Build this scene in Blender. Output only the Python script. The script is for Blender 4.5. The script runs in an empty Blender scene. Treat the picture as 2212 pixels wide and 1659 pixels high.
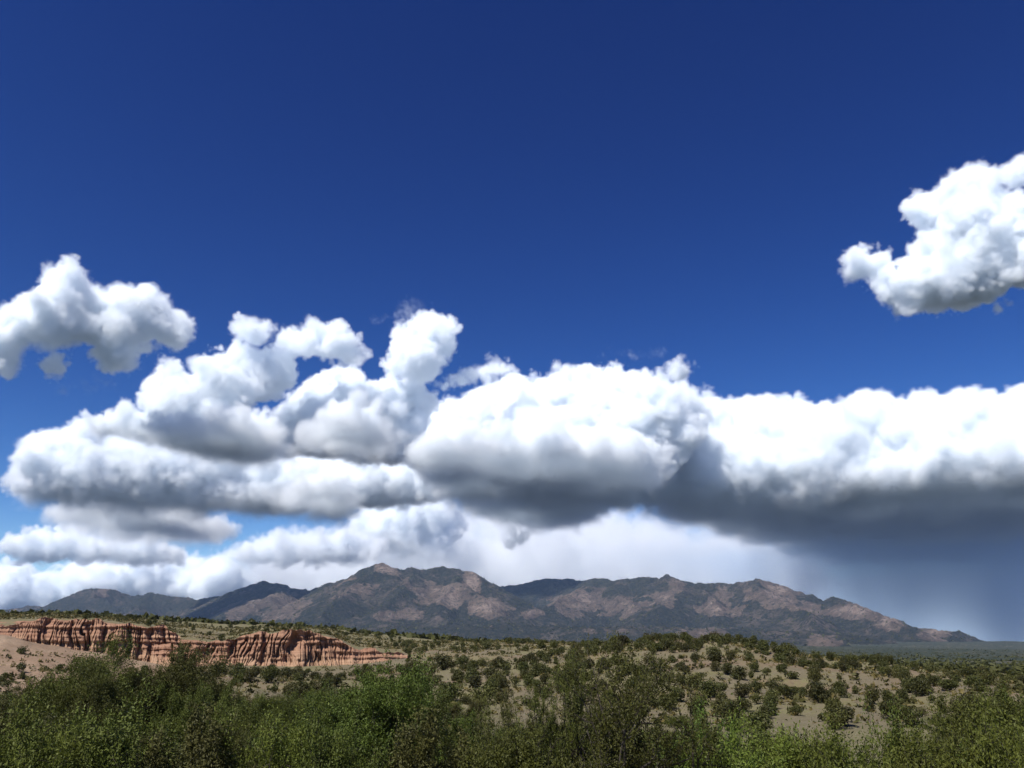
import bpy, bmesh, math
import numpy as np
from mathutils import Vector

# ------------------------------------------------------------------ camera, sky, sun, exposure
sc = bpy.context.scene
COL = sc.collection
PITCH = math.radians(17.6)
cd = bpy.data.cameras.new('camera')
cam = bpy.data.objects.new('camera', cd)
COL.objects.link(cam)
cd.sensor_width = 34.6
cd.lens = 29.0
cd.clip_start = 0.1
cd.clip_end = 300000
cam.rotation_euler = (math.pi / 2 + PITCH, 0, 0)
sc.camera = cam

SUN_EL, SUN_AZ = math.radians(53), math.radians(-141)   # azimuth from +Y towards +X: behind the viewer's left shoulder
w = bpy.data.worlds.new('World')
sc.world = w
w.use_nodes = True
nt = w.node_tree
bg = nt.nodes['Background']
sky = nt.nodes.new('ShaderNodeTexSky')
sky.sky_type = 'NISHITA'
sky.sun_disc = False
sky.sun_elevation = SUN_EL
sky.sun_rotation = SUN_AZ
sky.altitude = 1800
sky.air_density = 0.8
sky.dust_density = 0.0
sky.ozone_density = 4.0
gam = nt.nodes.new('ShaderNodeGamma')          # the deep, contrasty blue of dry mountain air
gam.inputs[1].default_value = 1.42
hs = nt.nodes.new('ShaderNodeHueSaturation')
hs.inputs['Hue'].default_value = 0.518
hs.inputs['Saturation'].default_value = 1.08
nt.links.new(sky.outputs[0], gam.inputs[0])
nt.links.new(gam.outputs[0], hs.inputs['Color'])
sep, com = nt.nodes.new('ShaderNodeSeparateColor'), nt.nodes.new('ShaderNodeCombineColor')
nt.links.new(hs.outputs[0], sep.inputs[0])
chan = []
for k, (gain, power) in enumerate(((3.6, 1.70), (1.47, 1.29), (0.722, 1.02))):   # steeper fall of red and green towards the zenith
    p_, q_ = nt.nodes.new('ShaderNodeMath'), nt.nodes.new('ShaderNodeMath')
    p_.operation, q_.operation = 'POWER', 'MULTIPLY'
    nt.links.new(sep.outputs[k], p_.inputs[0])
    p_.inputs[1].default_value = power
    nt.links.new(p_.outputs[0], q_.inputs[0])
    q_.inputs[1].default_value = gain * 0.0874 ** (power - 1)
    chan.append(q_.outputs[0])
for k in (1, 0):                                # and never greener or redder than the blue near the horizon
    lim, mn = nt.nodes.new('ShaderNodeMath'), nt.nodes.new('ShaderNodeMath')
    lim.operation, mn.operation = 'MULTIPLY', 'MINIMUM'
    nt.links.new(chan[2], lim.inputs[0])
    lim.inputs[1].default_value = (0.66, 0.82)[k]
    nt.links.new(chan[k], mn.inputs[0])
    nt.links.new(lim.outputs[0], mn.inputs[1])
    chan[k] = mn.outputs[0]
for k in range(3):
    nt.links.new(chan[k], com.inputs[k])
nt.links.new(com.outputs[0], bg.inputs[0])
bg.inputs[1].default_value = 0.055

sl = bpy.data.lights.new('sun', 'SUN')
sl.energy = 4.5
sl.angle = math.radians(0.53)
sl.color = (1.0, 0.965, 0.91)
so = bpy.data.objects.new('sun', sl)
COL.objects.link(so)
sd = Vector((math.sin(SUN_AZ) * math.cos(SUN_EL), math.cos(SUN_AZ) * math.cos(SUN_EL), math.sin(SUN_EL)))
so.rotation_euler = sd.to_track_quat('Z', 'Y').to_euler()

vs = sc.view_settings
vs.view_transform = 'Standard'
vs.look = 'None'
vs.exposure = 0.68
vs.gamma = 1.0
cy = sc.cycles
cy.use_denoising = True
cy.max_bounces = 26
cy.diffuse_bounces = 4
cy.volume_bounces = 24
cy.transparent_max_bounces = 8
cy.use_adaptive_sampling = True
cy.adaptive_threshold = 0.015
cy.sample_clamp_indirect = 8.0

# ------------------------------------------------------------------ photo geometry: pixels of the 2212-wide view to directions
F = 29.0 / 34.6
def ray(px, py):
    u = (px - 1106.0) / 2212.0 / F
    v = (829.5 - py) / 2212.0 / F
    return np.array([u, math.cos(PITCH) - v * math.sin(PITCH), math.sin(PITCH) + v * math.cos(PITCH)])
def at(px, py, dist):
    """point at a horizontal distance (metres) along the line of sight"""
    d = ray(px, py)
    return d / math.hypot(d[0], d[1]) * dist
def at_height(px, py, z):
    d = ray(px, py)
    return d / d[2] * z

# ------------------------------------------------------------------ noise helpers (numpy)
def perlin3(cell, shape, rng):
    G = [int(math.ceil(s / cell)) + 2 for s in shape]
    g = rng.normal(size=G + [3]).astype(np.float32)
    g /= np.linalg.norm(g, axis=-1, keepdims=True)
    out = 0
    for k in range(3):
        a = g[..., k]
        for ax, s in enumerate(shape):
            t = np.arange(s, dtype=np.float32) / np.float32(cell)
            i = np.floor(t).astype(np.int32)
            f = t - i
            e = f * f * f * (f * (f * 6 - 15) + 10)
            w0, w1 = (1 - e), e
            if ax == k:
                w0, w1 = w0 * f, w1 * (f - 1)
            sh = [1, 1, 1]
            sh[ax] = -1
            a = np.take(a, i, axis=ax) * w0.reshape(sh) + np.take(a, i + 1, axis=ax) * w1.reshape(sh)
        out = out + a
    return out

def hash2(ix, iy, seed):
    h = (ix.astype(np.int64) * 374761393 + iy.astype(np.int64) * 668265263 + seed * 974634777) & 0xFFFFFFFF
    h = ((h ^ (h >> 13)) * 1274126177) & 0xFFFFFFFF
    return ((h ^ (h >> 16)) & 0xFFFF) / 65536.0

def perlin2(x, y, seed=0):
    ix, iy = np.floor(x), np.floor(y)
    fx, fy = x - ix, y - iy
    ex = fx * fx * fx * (fx * (fx * 6 - 15) + 10)
    ey = fy * fy * fy * (fy * (fy * 6 - 15) + 10)
    def g(dx, dy):
        a = hash2(ix + dx, iy + dy, seed) * 2 * math.pi
        return np.cos(a) * (fx - dx) + np.sin(a) * (fy - dy)
    a = g(0, 0) * (1 - ex) + g(1, 0) * ex
    b = g(0, 1) * (1 - ex) + g(1, 1) * ex
    return (a * (1 - ey) + b * ey) * 1.4

def fbm2(x, y, octs=5, seed=0, gain=0.5, lac=2.03):
    s, a = 0, 1.0
    for o in range(octs):
        s = s + a * perlin2(x, y, seed + o * 17)
        x, y, a = x * lac + 7.3, y * lac - 3.1, a * gain
    return s

def ridged2(x, y, octs=5, seed=0, gain=0.5, lac=2.03):
    s, a = 0, 1.0
    for o in range(octs):
        s = s + a * (1 - 2 * np.abs(perlin2(x, y, seed + o * 17)))
        x, y, a = x * lac + 7.3, y * lac - 3.1, a * gain
    return s

def smooth(a, b, x):
    t = np.clip((x - a) / (b - a), 0, 1)
    return t * t * (3 - 2 * t)
# ------------------------------------------------------------------ materials
def nodes_of(name):
    m = bpy.data.materials.new(name)
    m.use_nodes = True
    n = m.node_tree
    return m, n, n.nodes['Principled BSDF'], n.nodes.new, n.links.new

class Mat:
    """small helper for node materials"""
    def __init__(self, name, rough=0.9, spec=0.15):
        self.m, self.t, self.b, self.N, self.L = nodes_of(name)
        self.b.inputs['Roughness'].default_value = rough
        self.b.inputs['Specular IOR Level'].default_value = spec
        self.co = self.N('ShaderNodeTexCoord').outputs['Object']
    def noise(self, scale, detail=6, rough=0.6, vec=None, dist=0.0, stretch=None):
        n = self.N('ShaderNodeTexNoise')
        n.inputs['Scale'].default_value = scale
        n.inputs['Detail'].default_value = detail
        n.inputs['Roughness'].default_value = rough
        n.inputs['Distortion'].default_value = dist
        v = vec or self.co
        if stretch:
            mp = self.N('ShaderNodeMapping')
            mp.inputs['Scale'].default_value = stretch
            self.L(v, mp.inputs['Vector'])
            v = mp.outputs[0]
        self.L(v, n.inputs['Vector'])
        return n.outputs['Fac']
    def voronoi(self, scale, feature='F1', out='Distance', rnd=1.0):
        n = self.N('ShaderNodeTexVoronoi')
        n.feature = feature
        n.inputs['Scale'].default_value = scale
        n.inputs['Randomness'].default_value = rnd
        self.L(self.co, n.inputs['Vector'])
        return n.outputs[out]
    def ramp(self, fac, stops):
        n = self.N('ShaderNodeValToRGB')
        e = n.color_ramp.elements
        while len(e) < len(stops):
            e.new(0.5)
        for k, (p, c) in enumerate(stops):
            e[k].position = p
            e[k].color = (c, c, c, 1) if isinstance(c, (int, float)) else (*c, 1)
        self.L(fac, n.inputs[0])
        return n.outputs[0]
    def mix(self, fac, a, b, mode='MIX'):
        n = self.N('ShaderNodeMix')
        n.data_type = 'RGBA'
        n.blend_type = mode
        for s, v in ((n.inputs[0], fac), (n.inputs[6], a), (n.inputs[7], b)):
            if isinstance(v, (int, float)):
                s.default_value = v
            elif isinstance(v, tuple):
                s.default_value = (*v, 1)
            else:
                self.L(v, s)
        return n.outputs[2]
    def math(self, op, a, b=0.0, c=None):
        n = self.N('ShaderNodeMath')
        n.operation = op
        n.use_clamp = op in ('MULTIPLY_ADD',)
        for k, v in enumerate((a, b, c)):
            if v is None:
                continue
            if isinstance(v, (int, float)):
                n.inputs[k].default_value = v
            else:
                self.L(v, n.inputs[k])
        return n.outputs[0]
    def attr(self, name):
        n = self.N('ShaderNodeAttribute')
        n.attribute_name = name
        return n.outputs['Fac']
    def up(self):
        g = self.N('ShaderNodeNewGeometry')
        s = self.N('ShaderNodeSeparateXYZ')
        self.L(g.outputs['Normal'], s.inputs[0])
        return s.outputs['Z']
    def bump(self, h, dist, strength=1.0):
        n = self.N('ShaderNodeBump')
        n.inputs['Distance'].default_value = dist
        n.inputs['Strength'].default_value = strength
        self.L(h, n.inputs['Height'])
        self.L(n.outputs[0], self.b.inputs['Normal'])
    def color(self, c):
        self.L(c, self.b.inputs['Base Color'])
        return self.m

def grid_mesh(name, co, rows, cols, closed=False, attrs=None, mat=None, label=None, kind='structure', smooth_shade=True):
    i = np.arange(rows - 1)[:, None] * cols + np.arange(cols if closed else cols - 1)[None, :]
    j = np.arange(rows - 1)[:, None] * cols + (np.arange(1, cols + 1) % cols if closed else np.arange(1, cols))[None, :]
    q = np.stack([i, j, j + cols, i + cols], -1).reshape(-1, 4)
    me = bpy.data.meshes.new(name)
    me.vertices.add(len(co))
    me.vertices.foreach_set('co', co.astype(np.float32).ravel())
    me.loops.add(q.size)
    me.loops.foreach_set('vertex_index', q.astype(np.int32).ravel())
    me.polygons.add(len(q))
    me.polygons.foreach_set('loop_start', np.arange(0, q.size, 4, dtype=np.int32))
    me.update(calc_edges=True)
    for k, v in (attrs or {}).items():
        me.attributes.new(k, 'FLOAT', 'POINT').data.foreach_set('value', v.astype(np.float32).ravel())
    if smooth_shade:
        me.shade_smooth()
    me.materials.append(mat)
    o = bpy.data.objects.new(name, me)
    COL.objects.link(o)
    if kind:
        o['kind'] = kind
    if label:
        o['label'] = label
    return o

# ------------------------------------------------------------------ the ground: valley floor, hill, mesa, plain up to the mountains
FLOOR = -6.0
def zr(r, py, px=1106):
    return at(px, py, r)[2]
COLUMNS = {   # view column: (distance, row of the photograph or None for the valley floor)
    -900: [(110, None), (150, 1500), (200, 1455), (235, 1396), (245, 1372), (278, 1370), (286, 1340), (310, 1333), (450, 1327), (700, 1334), (2000, 1362), (5000, 1385)],
    0: [(110, None), (150, 1500), (200, 1455), (235, 1396), (245, 1372), (278, 1370), (286, 1340), (310, 1333), (450, 1327), (700, 1334), (2000, 1362), (5000, 1385)],
    100: [(107, None), (150, 1499), (200, 1458), (235, 1410), (245, 1394), (278, 1392), (286, 1338), (310, 1332), (450, 1328), (700, 1335), (2000, 1363), (5000, 1385)],
    200: [(105, None), (150, 1497), (200, 1462), (235, 1426), (245, 1409), (278, 1408), (286, 1341), (310, 1335), (450, 1331), (700, 1337), (2000, 1364), (5000, 1385)],
    300: [(110, None), (150, 1490), (200, 1462), (235, 1438), (245, 1426), (278, 1424), (286, 1352), (310, 1345), (450, 1337), (700, 1342), (2000, 1366), (5000, 1385)],
    380: [(110, None), (150, 1488), (200, 1460), (232, 1446), (245, 1440), (278, 1436), (286, 1378), (310, 1366), (450, 1342), (700, 1344), (2000, 1368), (5000, 1385)],
    480: [(110, None), (150, 1485), (200, 1458), (232, 1444), (245, 1438), (278, 1436), (286, 1386), (310, 1376), (450, 1347), (700, 1350), (2000, 1368), (5000, 1386)],
    620: [(110, None), (150, 1490), (200, 1458), (232, 1444), (245, 1438), (278, 1437), (286, 1364), (310, 1361), (450, 1353), (700, 1356), (2000, 1372), (5000, 1386)],
    700: [(107, None), (150, 1491), (200, 1458), (232, 1444), (245, 1438), (278, 1436), (286, 1372), (310, 1368), (450, 1358), (700, 1362), (2000, 1375), (5000, 1387)],
    780: [(105, None), (150, 1492), (200, 1458), (232, 1440), (245, 1433), (270, 1424), (286, 1400), (310, 1392), (430, 1367), (700, 1370), (2000, 1379), (5000, 1388)],
    880: [(100, None), (140, 1488), (190, 1456), (232, 1432), (260, 1418), (320, 1398), (430, 1377), (700, 1380), (2000, 1384), (5000, 1390)],
    1100: [(85, None), (120, 1504), (160, 1465), (200, 1432), (250, 1404), (300, 1391), (350, 1387), (500, 1392), (900, 1394), (2000, 1392), (5000, 1392)],
    1400: [(78, None), (110, 1502), (140, 1457), (170, 1422), (205, 1395), (230, 1385), (250, 1388), (400, 1402), (900, 1402), (2000, 1398), (5000, 1393)],
    1560: [(78, None), (110, 1504), (140, 1455), (170, 1417), (195, 1391), (212, 1383), (235, 1388), (400, 1408), (900, 1408), (2000, 1402), (5000, 1394)],
    1800: [(72, None), (100, 1526), (130, 1482), (160, 1445), (180, 1427), (195, 1422), (220, 1427), (400, 1432), (900, 1425), (2000, 1412), (5000, 1397)],
    2000: [(72, None), (100, 1531), (130, 1494), (155, 1463), (172, 1450), (185, 1447), (210, 1452), (400, 1450), (900, 1432), (2000, 1416), (5000, 1399)],
    2212: [(75, None), (100, 1522), (125, 1496), (145, 1482), (160, 1478), (180, 1480), (205, 1480), (400, 1462), (900, 1438), (2000, 1420), (5000, 1403)],
    3100: [(75, None), (100, 1522), (125, 1500), (145, 1490), (160, 1488), (180, 1490), (205, 1490), (400, 1470), (900, 1445), (2000, 1425), (5000, 1406)],
}
KR = np.array([5, 30, 60, 72, 80, 90, 100, 110, 125, 140, 150, 165, 180, 195, 210, 225, 232, 235, 245, 252, 260, 270, 278, 286, 298, 310, 330, 360, 400, 450, 520, 700, 900, 1400, 2000, 3000, 5000, 7000, 12000, 60000], float)
_cols = []
KPX = np.array(sorted(COLUMNS), float)
for cpx in sorted(COLUMNS):
    pts = [(5, FLOOR), (55, FLOOR)]
    for r, py in COLUMNS[cpx]:
        pts.append((r, FLOOR if py is None else zr(r, py, min(max(cpx, -200), 2400))))
    z5 = pts[-1][1]
    pts += [(7000, z5 + 60), (12000, z5 + 120), (60000, z5 + 60)]
    rr, zz_ = zip(*pts)
    _cols.append(np.interp(KR, rr, zz_))
KZ = np.array(_cols)             # [column, distance]
def az_to_px(az):
    return 1106 + np.tan(az) * 2212 * F / math.cos(PITCH) * 1.0
def catmull(t, P):
    """smooth interpolation of rows of P at fractional index t"""
    n = len(P)
    i = np.clip(np.floor(t).astype(int), 0, n - 2)
    f = np.clip(t - i, 0, 1)
    f = f * f * (3 - 2 * f) * 0.5 + f * 0.5
    return i, f
def ground_z(x, y, detail=True):
    x, y = np.asarray(x, float), np.asarray(y, float)
    az = np.arctan2(x, y)
    r = np.hypot(x, y) + 1e-6
    px = np.clip(az_to_px(np.clip(az, -1.2, 1.2)), -900, 3100)
    wob = fbm2(x / 35, y / 35, 3, 5) * smooth(60, 120, r)
    clf = smooth(225, 240, r) * (1 - smooth(300, 330, r)) * (1 - smooth(800, 900, px))
    px = px + wob * 26 * (1 - smooth(400, 900, r)) * (1 - clf)
    rw = r * (1 + 0.03 * fbm2(x / 28 + 9, y / 28, 3, 8) * smooth(60, 110, r) * (1 - clf))
    i, fi = catmull(np.interp(px, KPX, np.arange(len(KPX))), KZ)
    j, fj = catmull(np.interp(np.log(rw), np.log(KR), np.arange(len(KR))), KR)
    z = (KZ[i, j] * (1 - fi) + KZ[i + 1, j] * fi) * (1 - fj) + (KZ[i, j + 1] * (1 - fi) + KZ[i + 1, j + 1] * fi) * fj
    behind = smooth(1.1, 1.6, np.abs(az))
    z = z * (1 - behind) + FLOOR * behind
    if detail:
        hill = smooth(70, 110, r) * (1 - smooth(900, 3000, r)) * (1 - 0.7 * clf)
        # gullies that run down the slope, soft swells
        z = z + hill * (fbm2(x / 16, y / 22, 4, 21) * 0.75 - 0.55 * np.abs(perlin2(x / 9 + 0.35 * y / 9, y / 30, 33)))
        z = z + 0.12 * fbm2(x / 2.2, y / 2.2, 3, 40) * smooth(20, 60, r) * (1 - smooth(300, 800, r))
        z = z + smooth(800, 3000, r) * fbm2(x / 500, y / 500, 4, 51) * 9
    return z

def build_ground():
    half = math.radians(41)
    az = np.concatenate([np.linspace(-half, half, 640), np.linspace(half, 2 * math.pi - half, 60)[1:-1]])
    r = np.concatenate([[2.0], np.exp(np.linspace(math.log(6), math.log(330), 290)), np.exp(np.linspace(math.log(336), math.log(13000), 90))])
    A, Rr = np.meshgrid(az, r)
    x, y = np.sin(A) * Rr, np.cos(A) * Rr
    z = ground_z(x, y)
    co = np.stack([x, y, z], -1).reshape(-1, 3)
    px = az_to_px(np.clip(np.where(A > math.pi, A - 2 * math.pi, A), -1.2, 1.2))
    n1 = fbm2(x / 40, y / 40, 4, 61)
    # bare orange badland soil below the red cliff, and reddish patches on the hill
    tal = smooth(120, 160, Rr) * (1 - smooth(275, 290, Rr)) * (1 - smooth(330, 520, px + n1 * 120))
    red = smooth(0.12, 0.5, fbm2(x / 30 + 4, y / 18, 3, 71) + 0.10) * smooth(90, 130, Rr) * (1 - smooth(300, 400, Rr))
    red = np.maximum(red, smooth(0.3, 1.0, np.exp(-(((px - 1985) / 110) ** 2 + ((Rr - 150) / 22) ** 2)) + 0.3 * n1))
    far = smooth(420, 900, Rr)
    green = smooth(-0.15, 0.6, fbm2(x / 22, y / 22, 4, 81) + 0.7 * smooth(240, 330, Rr) + 0.28) * (1 - tal)
    wood = 1 - smooth(62, 100, Rr + 14 * n1)
    m = Mat('desert_ground')
    m.co = m.N('ShaderNodeNewGeometry').outputs['Position']
    soil = m.mix(m.ramp(m.noise(0.45, 8, 0.65), [(0.3, 0.0), (0.7, 1.0)]), (0.085, 0.070, 0.040), (0.150, 0.122, 0.076))
    soil = m.mix(m.ramp(m.noise(3.2, 5, 0.7), [(0.45, 0.0), (0.62, 1.0)]), soil, (0.145, 0.120, 0.081))
    talus = m.mix(m.ramp(m.noise(0.16, 7, 0.6), [(0.35, 0.0), (0.65, 1.0)]), (0.19, 0.125, 0.082), (0.28, 0.20, 0.136))
    talus = m.mix(m.ramp(m.noise(0.9, 6, 0.7), [(0.52, 0.0), (0.68, 0.75)]), talus, (0.125, 0.108, 0.078))
    c = m.mix(m.attr('talus'), soil, talus)
    c = m.mix(m.math('MULTIPLY', m.attr('red'), 0.5), c, (0.175, 0.112, 0.074))
    gfac = m.math('MULTIPLY', m.attr('green'), m.ramp(m.noise(1.1, 6, 0.7), [(0.40, 0.0), (0.60, 0.9)]))
    c = m.mix(gfac, c, m.mix(m.noise(0.3, 4), (0.10, 0.10, 0.036), (0.18, 0.165, 0.075)))
    dots = m.ramp(m.noise(2.1, 4, 0.7), [(0.56, 0.0), (0.64, 0.75)])
    c = m.mix(m.math('MULTIPLY', dots, m.math('SUBTRACT', 1.0, m.attr('far'))), c, (0.10, 0.09, 0.05))
    # far plain: open pinyon woodland, trees too far to tell apart
    fw = m.ramp(m.noise(0.05, 5, 0.75), [(0.38, 0.0), (0.48, 1.0)])
    farc = m.mix(fw, m.mix(m.noise(0.006, 4), (0.13, 0.115, 0.075), (0.18, 0.15, 0.105)), (0.020, 0.026, 0.013))
    farc = m.mix(m.math('MULTIPLY', m.ramp(m.noise(0.0018, 4), [(0.42, 0.0), (0.58, 1.0)]), 0.75), farc, (0.020, 0.027, 0.014))
    c = m.mix(m.attr('far'), c, farc)
    c = m.mix(m.attr('wood'), c, m.mix(m.noise(1.5, 5), (0.09, 0.085, 0.04), (0.17, 0.145, 0.085)))
    m.bump(m.noise(2.4, 6, 0.7), 0.25, 0.7)
    return grid_mesh('ground', co, len(r), len(az), closed=True, attrs={'talus': tal, 'red': np.clip(red, 0, 1), 'green': green, 'far': far, 'wood': wood}, mat=m.color(c), label='tan desert ground with valley floor, shrub hill and mesa')
ground = build_ground()

# ------------------------------------------------------------------ mountains
RIDGES = [   # (slope, [(column, row, distance km), ...])
    (0.50, [(-500, 1330, 11.0), (-200, 1322, 11.0), (0, 1317, 11.0), (60, 1309, 11.0), (110, 1306, 10.6), (150, 1290, 10.4), (195, 1271, 10.2), (240, 1275, 10.2), (285, 1286, 10.2), (330, 1281, 10.0), (380, 1290, 9.8), (430, 1297, 9.6), (480, 1289, 9.2)]),
    (0.50, [(195, 1272, 10.2), (230, 1298, 9.6), (260, 1325, 9.0)]),
    (0.50, [(330, 1282, 10.0), (310, 1305, 9.4), (280, 1330, 8.8)]),
    (0.50, [(430, 1297, 9.6), (470, 1290, 9.0), (530, 1270, 8.8), (575, 1256, 8.7), (610, 1261, 8.7), (650, 1271, 8.6), (690, 1272, 8.4)]),
    (0.48, [(575, 1262, 8.7), (600, 1275, 8.1), (590, 1290, 7.7), (640, 1320, 7.2), (690, 1345, 6.9)]),
    (0.48, [(590, 1290, 7.7), (500, 1318, 7.4), (430, 1340, 7.1)]),
    (0.55, [(690, 1271, 8.3), (740, 1248, 8.0), (790, 1228, 7.8), (825, 1217, 7.7), (850, 1227, 7.7), (900, 1225, 7.8), (940, 1226, 7.8), (960, 1219, 7.8), (985, 1228, 7.8), (1010, 1232, 7.7), (1030, 1245, 7.6), (1045, 1265, 7.4)]),
    (0.52, [(825, 1217, 7.7), (780, 1255, 7.3), (740, 1290, 6.9), (700, 1330, 6.5)]),
    (0.52, [(900, 1226, 7.8), (880, 1262, 7.2), (850, 1300, 6.7), (830, 1345, 6.3)]),
    (0.55, [(960, 1222, 7.8), (985, 1255, 7.3), (1020, 1280, 7.0), (1060, 1300, 6.8), (1100, 1330, 6.5)]),
    (0.50, [(985, 1256, 7.3), (950, 1300, 6.8), (960, 1340, 6.3)]),
    (0.45, [(1000, 1266, 9.8), (1060, 1266, 9.8), (1090, 1268, 9.8), (1120, 1265, 9.7), (1150, 1255, 9.6), (1190, 1248, 9.5), (1240, 1250, 9.4), (1265, 1253, 9.2), (1310, 1252, 9.0)]),
    (0.50, [(1265, 1254, 9.1), (1300, 1250, 8.8), (1380, 1250, 8.5), (1430, 1247, 8.4), (1455, 1241, 8.3), (1490, 1250, 8.3), (1530, 1260, 8.3), (1580, 1262, 8.2), (1610, 1255, 8.1), (1640, 1252, 8.0), (1680, 1262, 8.0), (1730, 1280, 7.9), (1775, 1293, 7.8), (1805, 1290, 7.7), (1830, 1298, 7.6), (1870, 1318, 7.5), (1920, 1338, 7.4), (1975, 1348, 7.3), (2010, 1355, 7.2), (2050, 1358, 7.2), (2080, 1372, 7.2), (2130, 1390, 7.1), (2212, 1407, 7.0), (2500, 1412, 7.0)]),
    (0.52, [(1290, 1255, 8.8), (1250, 1275, 8.1), (1200, 1300, 7.4), (1130, 1328, 6.8)]),
    (0.52, [(1340, 1252, 8.6), (1330, 1280, 7.9), (1370, 1310, 7.3), (1385, 1340, 6.8)]),
    (0.52, [(1455, 1243, 8.3), (1465, 1275, 7.7), (1420, 1305, 7.2), (1400, 1340, 6.7)]),
    (0.52, [(1490, 1255, 8.3), (1530, 1290, 7.6), (1560, 1320, 7.1), (1590, 1345, 6.8)]),
    (0.52, [(1640, 1253, 8.0), (1650, 1285, 7.4), (1720, 1312, 7.0), (1770, 1340, 6.6)]),
    (0.52, [(1805, 1291, 7.7), (1850, 1312, 7.2), (1900, 1335, 6.9), (1960, 1352, 6.6)]),
    (0.50, [(2045, 1358, 7.2), (2020, 1372, 6.8), (1980, 1388, 6.5)]),
    (0.35, [(640, 1340, 6.3), (760, 1350, 6.0), (900, 1352, 5.9), (1040, 1350, 5.9), (1130, 1344, 6.0), (1250, 1350, 5.9)]),
    (0.35, [(1250, 1352, 5.8), (1330, 1356, 5.7), (1420, 1352, 5.8), (1560, 1358, 5.8), (1700, 1362, 5.8), (1850, 1375, 5.8), (2000, 1392, 5.8)]),
    (0.42, [(1490, 1368, 5.1), (1530, 1357, 5.1), (1570, 1360, 5.1), (1610, 1378, 5.1)]),
    (0.42, [(1740, 1385, 5.0), (1790, 1374, 5.0), (1830, 1386, 5.0)]),
]
ROCK = [  # bare rock and scrub areas: column, row, half width, half height (pixels), strength
    (825, 1228, 28, 14, 1.3), (1018, 1250, 20, 18, 1.4), (960, 1278, 70, 28, 1.0), (1050, 1308, 45, 24, 1.3), (900, 1262, 40, 20, .5),
    (870, 1330, 70, 16, .9), (760, 1272, 60, 20, .6), (590, 1305, 90, 30, .8), (500, 1320, 60, 20, .6), (205, 1290, 30, 16, .6),
    (1250, 1295, 60, 26, 1.0), (1150, 1325, 25, 14, 1.1), (1350, 1310, 60, 26, .9), (1468, 1268, 24, 16, 0.7), (1440, 1290, 25, 16, 1.0),
    (1555, 1315, 55, 20, 1.0), (1570, 1290, 30, 14, .8), (1690, 1290, 60, 26, 1.1), (1750, 1315, 40, 14, .9), (1850, 1325, 80, 16, 1.2), (1930, 1345, 40, 12, 1.2), (2030, 1370, 45, 14, 1.0),
    (1540, 1372, 60, 18, .9), (1790, 1388, 50, 14, .9), (1300, 1365, 60, 12, .5),
]
def ridge_field(x, y):
    best = np.full(x.shape, -1e9)
    for slope, line in RIDGES:
        P = np.array([at(a, b, c * 1000) for a, b, c in line])
        h = np.full(x.shape, -1e9)
        for p, q in zip(P[:-1], P[1:]):
            dx, dy = q[0] - p[0], q[1] - p[1]
            t = np.clip(((x - p[0]) * dx + (y - p[1]) * dy) / (dx * dx + dy * dy), 0, 1)
            d = np.hypot(x - p[0] - t * dx, y - p[1] - t * dy)
            z = p[2] + t * (q[2] - p[2])
            h = np.maximum(h, z - slope * d * (1 + 0.10 * np.exp(-d / 300)))
        best = np.maximum(best, h)
    return best
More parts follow.
